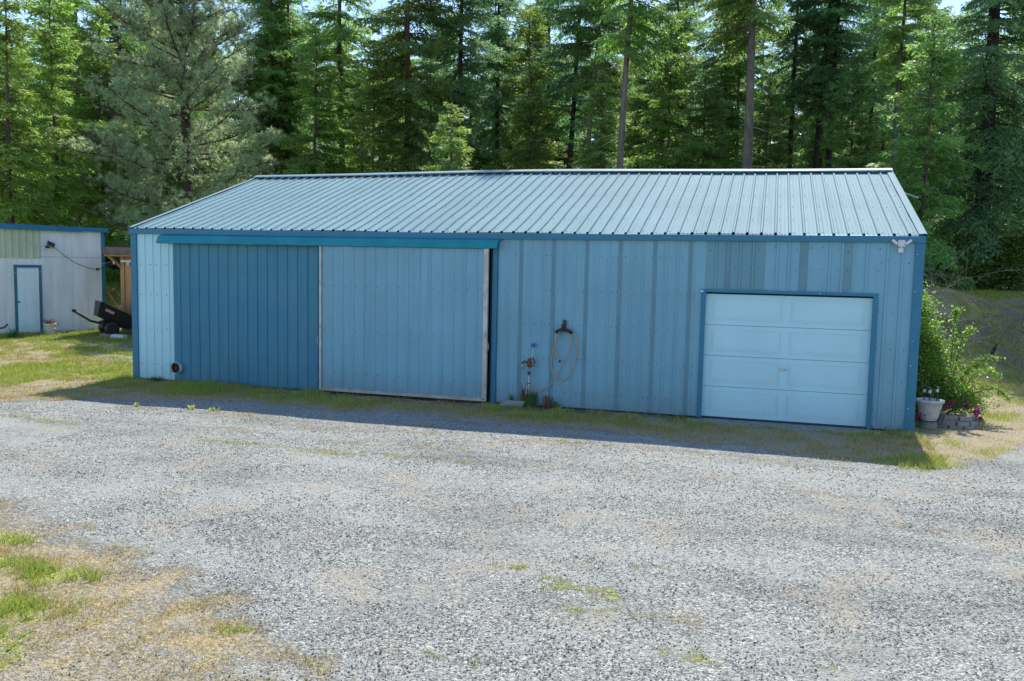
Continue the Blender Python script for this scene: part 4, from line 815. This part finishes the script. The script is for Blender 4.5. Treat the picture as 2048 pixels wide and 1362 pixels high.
def make_pine(seed, Ht, start, Lmax):
    r = np.random.default_rng(seed); tufts = []; tw = MB(); z = start
    while z < Ht-.4:
        t = (z-start)/(Ht-start); L = Lmax*min(1, .75+1.2*t)*(1-t)**.55*r.uniform(.55, 1.1)+.3; az = r.uniform(0, 6.283); pt = r.uniform(-.25, .2)+.4*t
        u = np.linspace(0, 1, 6); A = rot_apply(np.stack([u*L, .12*L*r.normal()*u**2, .05*L*u+.16*L*u**3], -1), az, pt, 1, np.array([0, 0, z])); tw.tube([tuple(a) for a in A], [.05, .04, .03, .022, .014, .008], 5, cap=False)
        for j in range(int(8+L*11.0)):
            q = r.uniform(.12, 1)**.8; i0 = min(int(q*5), 4); f_ = q*5-i0; p = A[i0]*(1-f_)+A[i0+1]*f_; ax = A[i0+1]-A[i0]; ax /= np.linalg.norm(ax)
            d = ax*.7+r.normal(0, .65, 3)+[0, 0, .25]; d /= np.linalg.norm(d); l_ = r.uniform(.25, .75)*(1.15-q*.5); e = p+d*l_; tw.tube([tuple(p), tuple(p+d*l_*.5), tuple(e)], [.012, .009, .005], 3, cap=False)
            tufts.append((e, d)); 
            if r.random() < .8: e2 = p+d*l_*.62+r.normal(0, .14, 3); tufts.append((e2, d))
            if r.random() < .5: e2 = p+d*l_*.8+r.normal(0, .16, 3); tufts.append((e2, d))
        tufts.append((A[-1], A[-1]-A[-2])); z += .105*r.uniform(.5, 1.5)
    C = np.array([a for a, _ in tufts]); Dd = np.array([b_/np.linalg.norm(b_) for _, b_ in tufts]); k = 24
    C = np.repeat(C, k, 0); Dd = np.repeat(Dd, k, 0); d = Dd*.75+r.normal(0, .62, C.shape); d /= np.linalg.norm(d, axis=1)[:, None]; n = len(C)
    sd = np.cross(d, r.normal(0, 1, (n, 3))); sd /= np.linalg.norm(sd, axis=1)[:, None]; ln = r.uniform(.14, .25, n)[:, None]; wv = .012
    V = np.stack([C-sd*wv, C+sd*wv, C+d*ln], 1); V[:, 2, 2] -= .02; print('pine tris', n)
    crown = np_mesh('pine_crown', V, 3, ['pine']); tb = MB(); zs = np.linspace(0, Ht, 12); tb.tube([(.06*math.sin(q*.4), .06*math.cos(q*.3), q) for q in zs], [.24*(1-.92*q/Ht) for q in zs], 10)
    o = len(tb.v); tb.v += tw.v; tb.f += [tuple(i+o for i in f) for f in tw.f]; me = bpy.data.meshes.new('pine_trunk'); me.from_pydata(tb.v, [], tb.f); me.materials.append(M['bark']); me.polygons.foreach_set('use_smooth', [True]*len(tb.f)); me.update(); return crown, me
V_['pine'] = make_pine(21, 17.5, 2.2, 4.0)
def tree(kind, px, D_, label, sc=1.0, rot=None, lean=0, name='fir_tree', group=None, seed=0, girth=1.0):
    p = atf(px, 345, D_); x, y = p[0], p[1]; cr, tr = V_[kind]
    t = thing(name, label, 'tree', (x, y, H(x, y)-.1), 0, group); rr = random.uniform(0, 6.28) if rot is None else rot
    t.rotation_euler = (0, lean, 0); 
    a = link('crown', cr, t); a.rotation_euler = (0, 0, rr); a.scale = (sc, sc, sc)
    c = link('trunk', tr, t); c.rotation_euler = (0, 0, rr); c.scale = (sc*girth if girth != 1 else sc,)*2+(sc,)
    return t
random.seed(12)
NAMED = [
 ('tall_b', 685, 46, 'dark-trunked fir rising behind the left third of the barn roof', 1.1, -.01), ('tall_a', 815, 40, 'fir with a slender brown trunk and drooping boughs behind the middle-left of the roof', 1.0, -.005),
 ('dark', 918, 42, 'straight black-trunked fir, bare low down, behind the middle of the roof', 1, 0), ('dark', 992, 48, 'thin black-stemmed fir just right of the bare black-trunked one', 1, 0),
 ('dark', 1121, 44, 'dark fir leaning right, left of the pale grey trunk', 1, .06), ('bare', 1162, 41, 'slim grey fir leaning right beside the dark leaning trunk', .9, .05),
 ('bare', 1232, 35, 'pale grey smooth bare trunk standing tallest over the middle of the roof', 1, .03), ('dark', 1441, 46, 'thin dark fir left of the thickest brown trunk', 1, .01),
 ('bare', 1491, 35, 'thickest brown trunk behind the right half of the roof', 1.05, 0), ('dark', 1579, 46, 'dark straight trunk right of the thickest brown one', 1, 0),
 ('dark', 1624, 44, 'left trunk of the close dark pair behind the right half of the roof', 1, .03), ('dark', 1650, 44, 'right trunk of the close dark pair behind the right half of the roof', 1, .02),
 ('dark', 1735, 50, 'shaded black trunk behind the right end of the roof', 1, 0), ('bare', 1788, 40, 'thin pale grey stem above the right end of the ridge', .85, 0),
 ('big', 1968, 33, 'huge bluish fir with low sweeping boughs at the right edge above the bank', 1, 0), ('tall_a', 158, 57, 'dark green fir left of the big grey-green pine above the shed', 1.05, 0),
 ('tall_b', 240, 56, 'shaded fir trunk right above the gap between shed and barn', 1.05, 0), ('tall_a', 543, 53, 'fir just right of the big pine, left of the slim twin trunk', 1.05, 0),
 ('tall_b', 578, 54, 'slim fir trunk second to the right of the big pine', 1.05, 0), ('young', 20, 36, 'bright yellow-green young fir filling the left edge', 1.05, 0),
 ('young', 745, 39, 'young bright green fir between the two left brown trunks', .85, 0), ('young2', 900, 34, 'small young fir with sunny boughs peeping over the ridge left of the bare black trunk', .80, 0),
 ('young2', 1060, 41, 'young dark green fir right of the thin black stem', 1.0, 0), ('young', 1335, 39, 'feathery bright young fir filling the space right of the pale grey trunk', .95, 0),
 ('young2', 1405, 41, 'smaller young fir left of the thickest brown trunk', 1.0, 0), ('young2', 1532, 42, 'young fir in shade right behind the thickest brown trunk', .95, 0),
 ('young', 630, 42, 'sunlit young fir right of the big pine', .95, 0), ('young2', 1850, 30.5, 'young bluish fir standing beside the right end of the barn', .9, 0), ('young2', 1700, 40, 'young fir between the dark pair and the right ridge end', .95, 0),
 ('big', 2150, 36, 'large fir reaching in from beyond the right edge', .95, 0), ('young', 110, 41, 'green young fir between the left edge and the pine', 1.1, 0), ('young2', 1200, 38, 'young fir at the left foot of the pale grey trunk', .95, 0)]
GIR = {1491: 1.28, 1232: .95, 685: 1.0, 158: 1.0, 1968: 1.1}
for k, px, D_, lb, sc, ln in NAMED: tree(k, px, D_, lb, sc, None, ln, girth=GIR.get(px, 1))
tree('pine', 372, 41, 'big grey-green long-needled pine behind the left end of the barn', 1.18, .6, 0, 'pine_tree', girth=1.2)
# forest behind: rows of firs nothing tells apart
rf = np.random.default_rng(33)
for Dr, cnt in ((57, 10), (66, 13), (78, 22), (90, 30), (104, 34)):
    for i in range(cnt):
        px = -150+2350*(i+.5+rf.uniform(-.4, .4))/cnt; D_ = Dr+rf.uniform(-3.5, 3.5); k = ['far', 'far2', 'far', 'tall_a'][rf.integers(4)]
        tree(k, px, D_, 'tall dark fir deep in the wood behind the front row of trees', rf.uniform(.85, 1.08), rf.uniform(0, 6.28), rf.uniform(-.02, .02), group='firs deep in the wood')
for i in range(30):
    px = -60+2200*(i+.5+rf.uniform(-.4, .4))/30; D_ = 46+(i*7 % 5)*7+rf.uniform(-1.5, 1.5)
    tree(['young', 'young2', 'young'][i % 3], px, D_, 'middling young fir growing in the half shade among the tall trunks', rf.uniform(1.0, 1.25), rf.uniform(0, 6.28), 0, group='young firs among the tall trunks')
for i in range(56):
    px = -80+2260*(i+.5+rf.uniform(-.4, .4))/56; D_ = 112+(i % 3)*7+rf.uniform(-2, 2)
    tree(('young', 'far2', 'young2')[i % 3], px, D_, 'distant full-skirted fir closing the far side of the wood', rf.uniform(1.9, 2.35)*(1, .62, 1.25)[i % 3], rf.uniform(0, 6.28), 0, group='distant firs closing the wood')
# understorey shrubs
for i, (px, D_, rx, hz, mt, lb) in enumerate([(20, 46, 2.6, 3.6, 'leafyel', 'bright yellow-green shrub above the left end of the white shed roof'), (85, 48, 2.4, 3.8, 'leafyel', 'yellow-green shrub above the middle of the white shed roof'), (140, 47, 1.8, 3.0, 'leaf', 'mid green shrub above the right half of the white shed roof'),
        (205, 50, 2.0, 3.4, 'leafdark', 'dark green shrub over the right corner of the white shed'), (245, 48, 2.2, 3.0, 'leafdark', 'deep shaded shrub behind the wooden lean-to roof'),
        (1862, 32.5, 1.4, 2.5, 'leaf', 'leafy shrub on the bank top nearest the barn corner'), (1915, 32, 1.5, 2.2, 'leaf', 'rounded green shrub second from the barn on the bank top'), (1975, 32.5, 1.4, 2.1, 'leaf', 'leafy green shrub in front of the huge fir trunk'), (2040, 32, 1.5, 2.3, 'leaf', 'leafy shrub at the right edge on the bank top'), (2105, 33, 1.5, 2.4, 'leafdark', 'dense shrub cut by the right edge of the bank top'),
        (1890, 37, 1.6, 3.2, 'leaf', 'taller sunlit shrub behind the bank shrubs near the barn'), (2010, 38, 1.8, 3.2, 'leaf', 'tall shaded shrub behind the huge fir')]):
    p = atf(px, 560, D_); rr_ = np.random.default_rng(100+i)
    bl = [(rr_.normal(0, rx*.35), rr_.normal(0, rx*.3), hz*rr_.uniform(.2, .75), rx*rr_.uniform(.35, .6), rx*.5, hz*rr_.uniform(.22, .36)) for _ in range(7)]
    bush('woodland_shrub', lb, (p[0], p[1]), bl, 9000, .11, mt, 50+i, 8, 'shrub', loose=.6)
# low brush closing the forest floor behind the barn
for i in range(16):
    px = 330+i*100; p = atf(px, 500, 52+(i % 3)*6); rr_ = np.random.default_rng(300+i); hz = 5.5
    bl = [(rr_.normal(0, 1.4), rr_.normal(0, 1), hz*rr_.uniform(.3, .9), 1.5, 1.2, hz*.3) for _ in range(6)]
    bush('understorey_shrub', 'tall leafy understorey shrub among the trunks behind the barn', (p[0], p[1]), bl, 5000, .15, ['leaf', 'leafdark', 'leafyel'][i % 3], 400+i, 5, 'shrub', group='understorey shrubs in the wood', loose=.6)
bpy.context.view_layer.update()
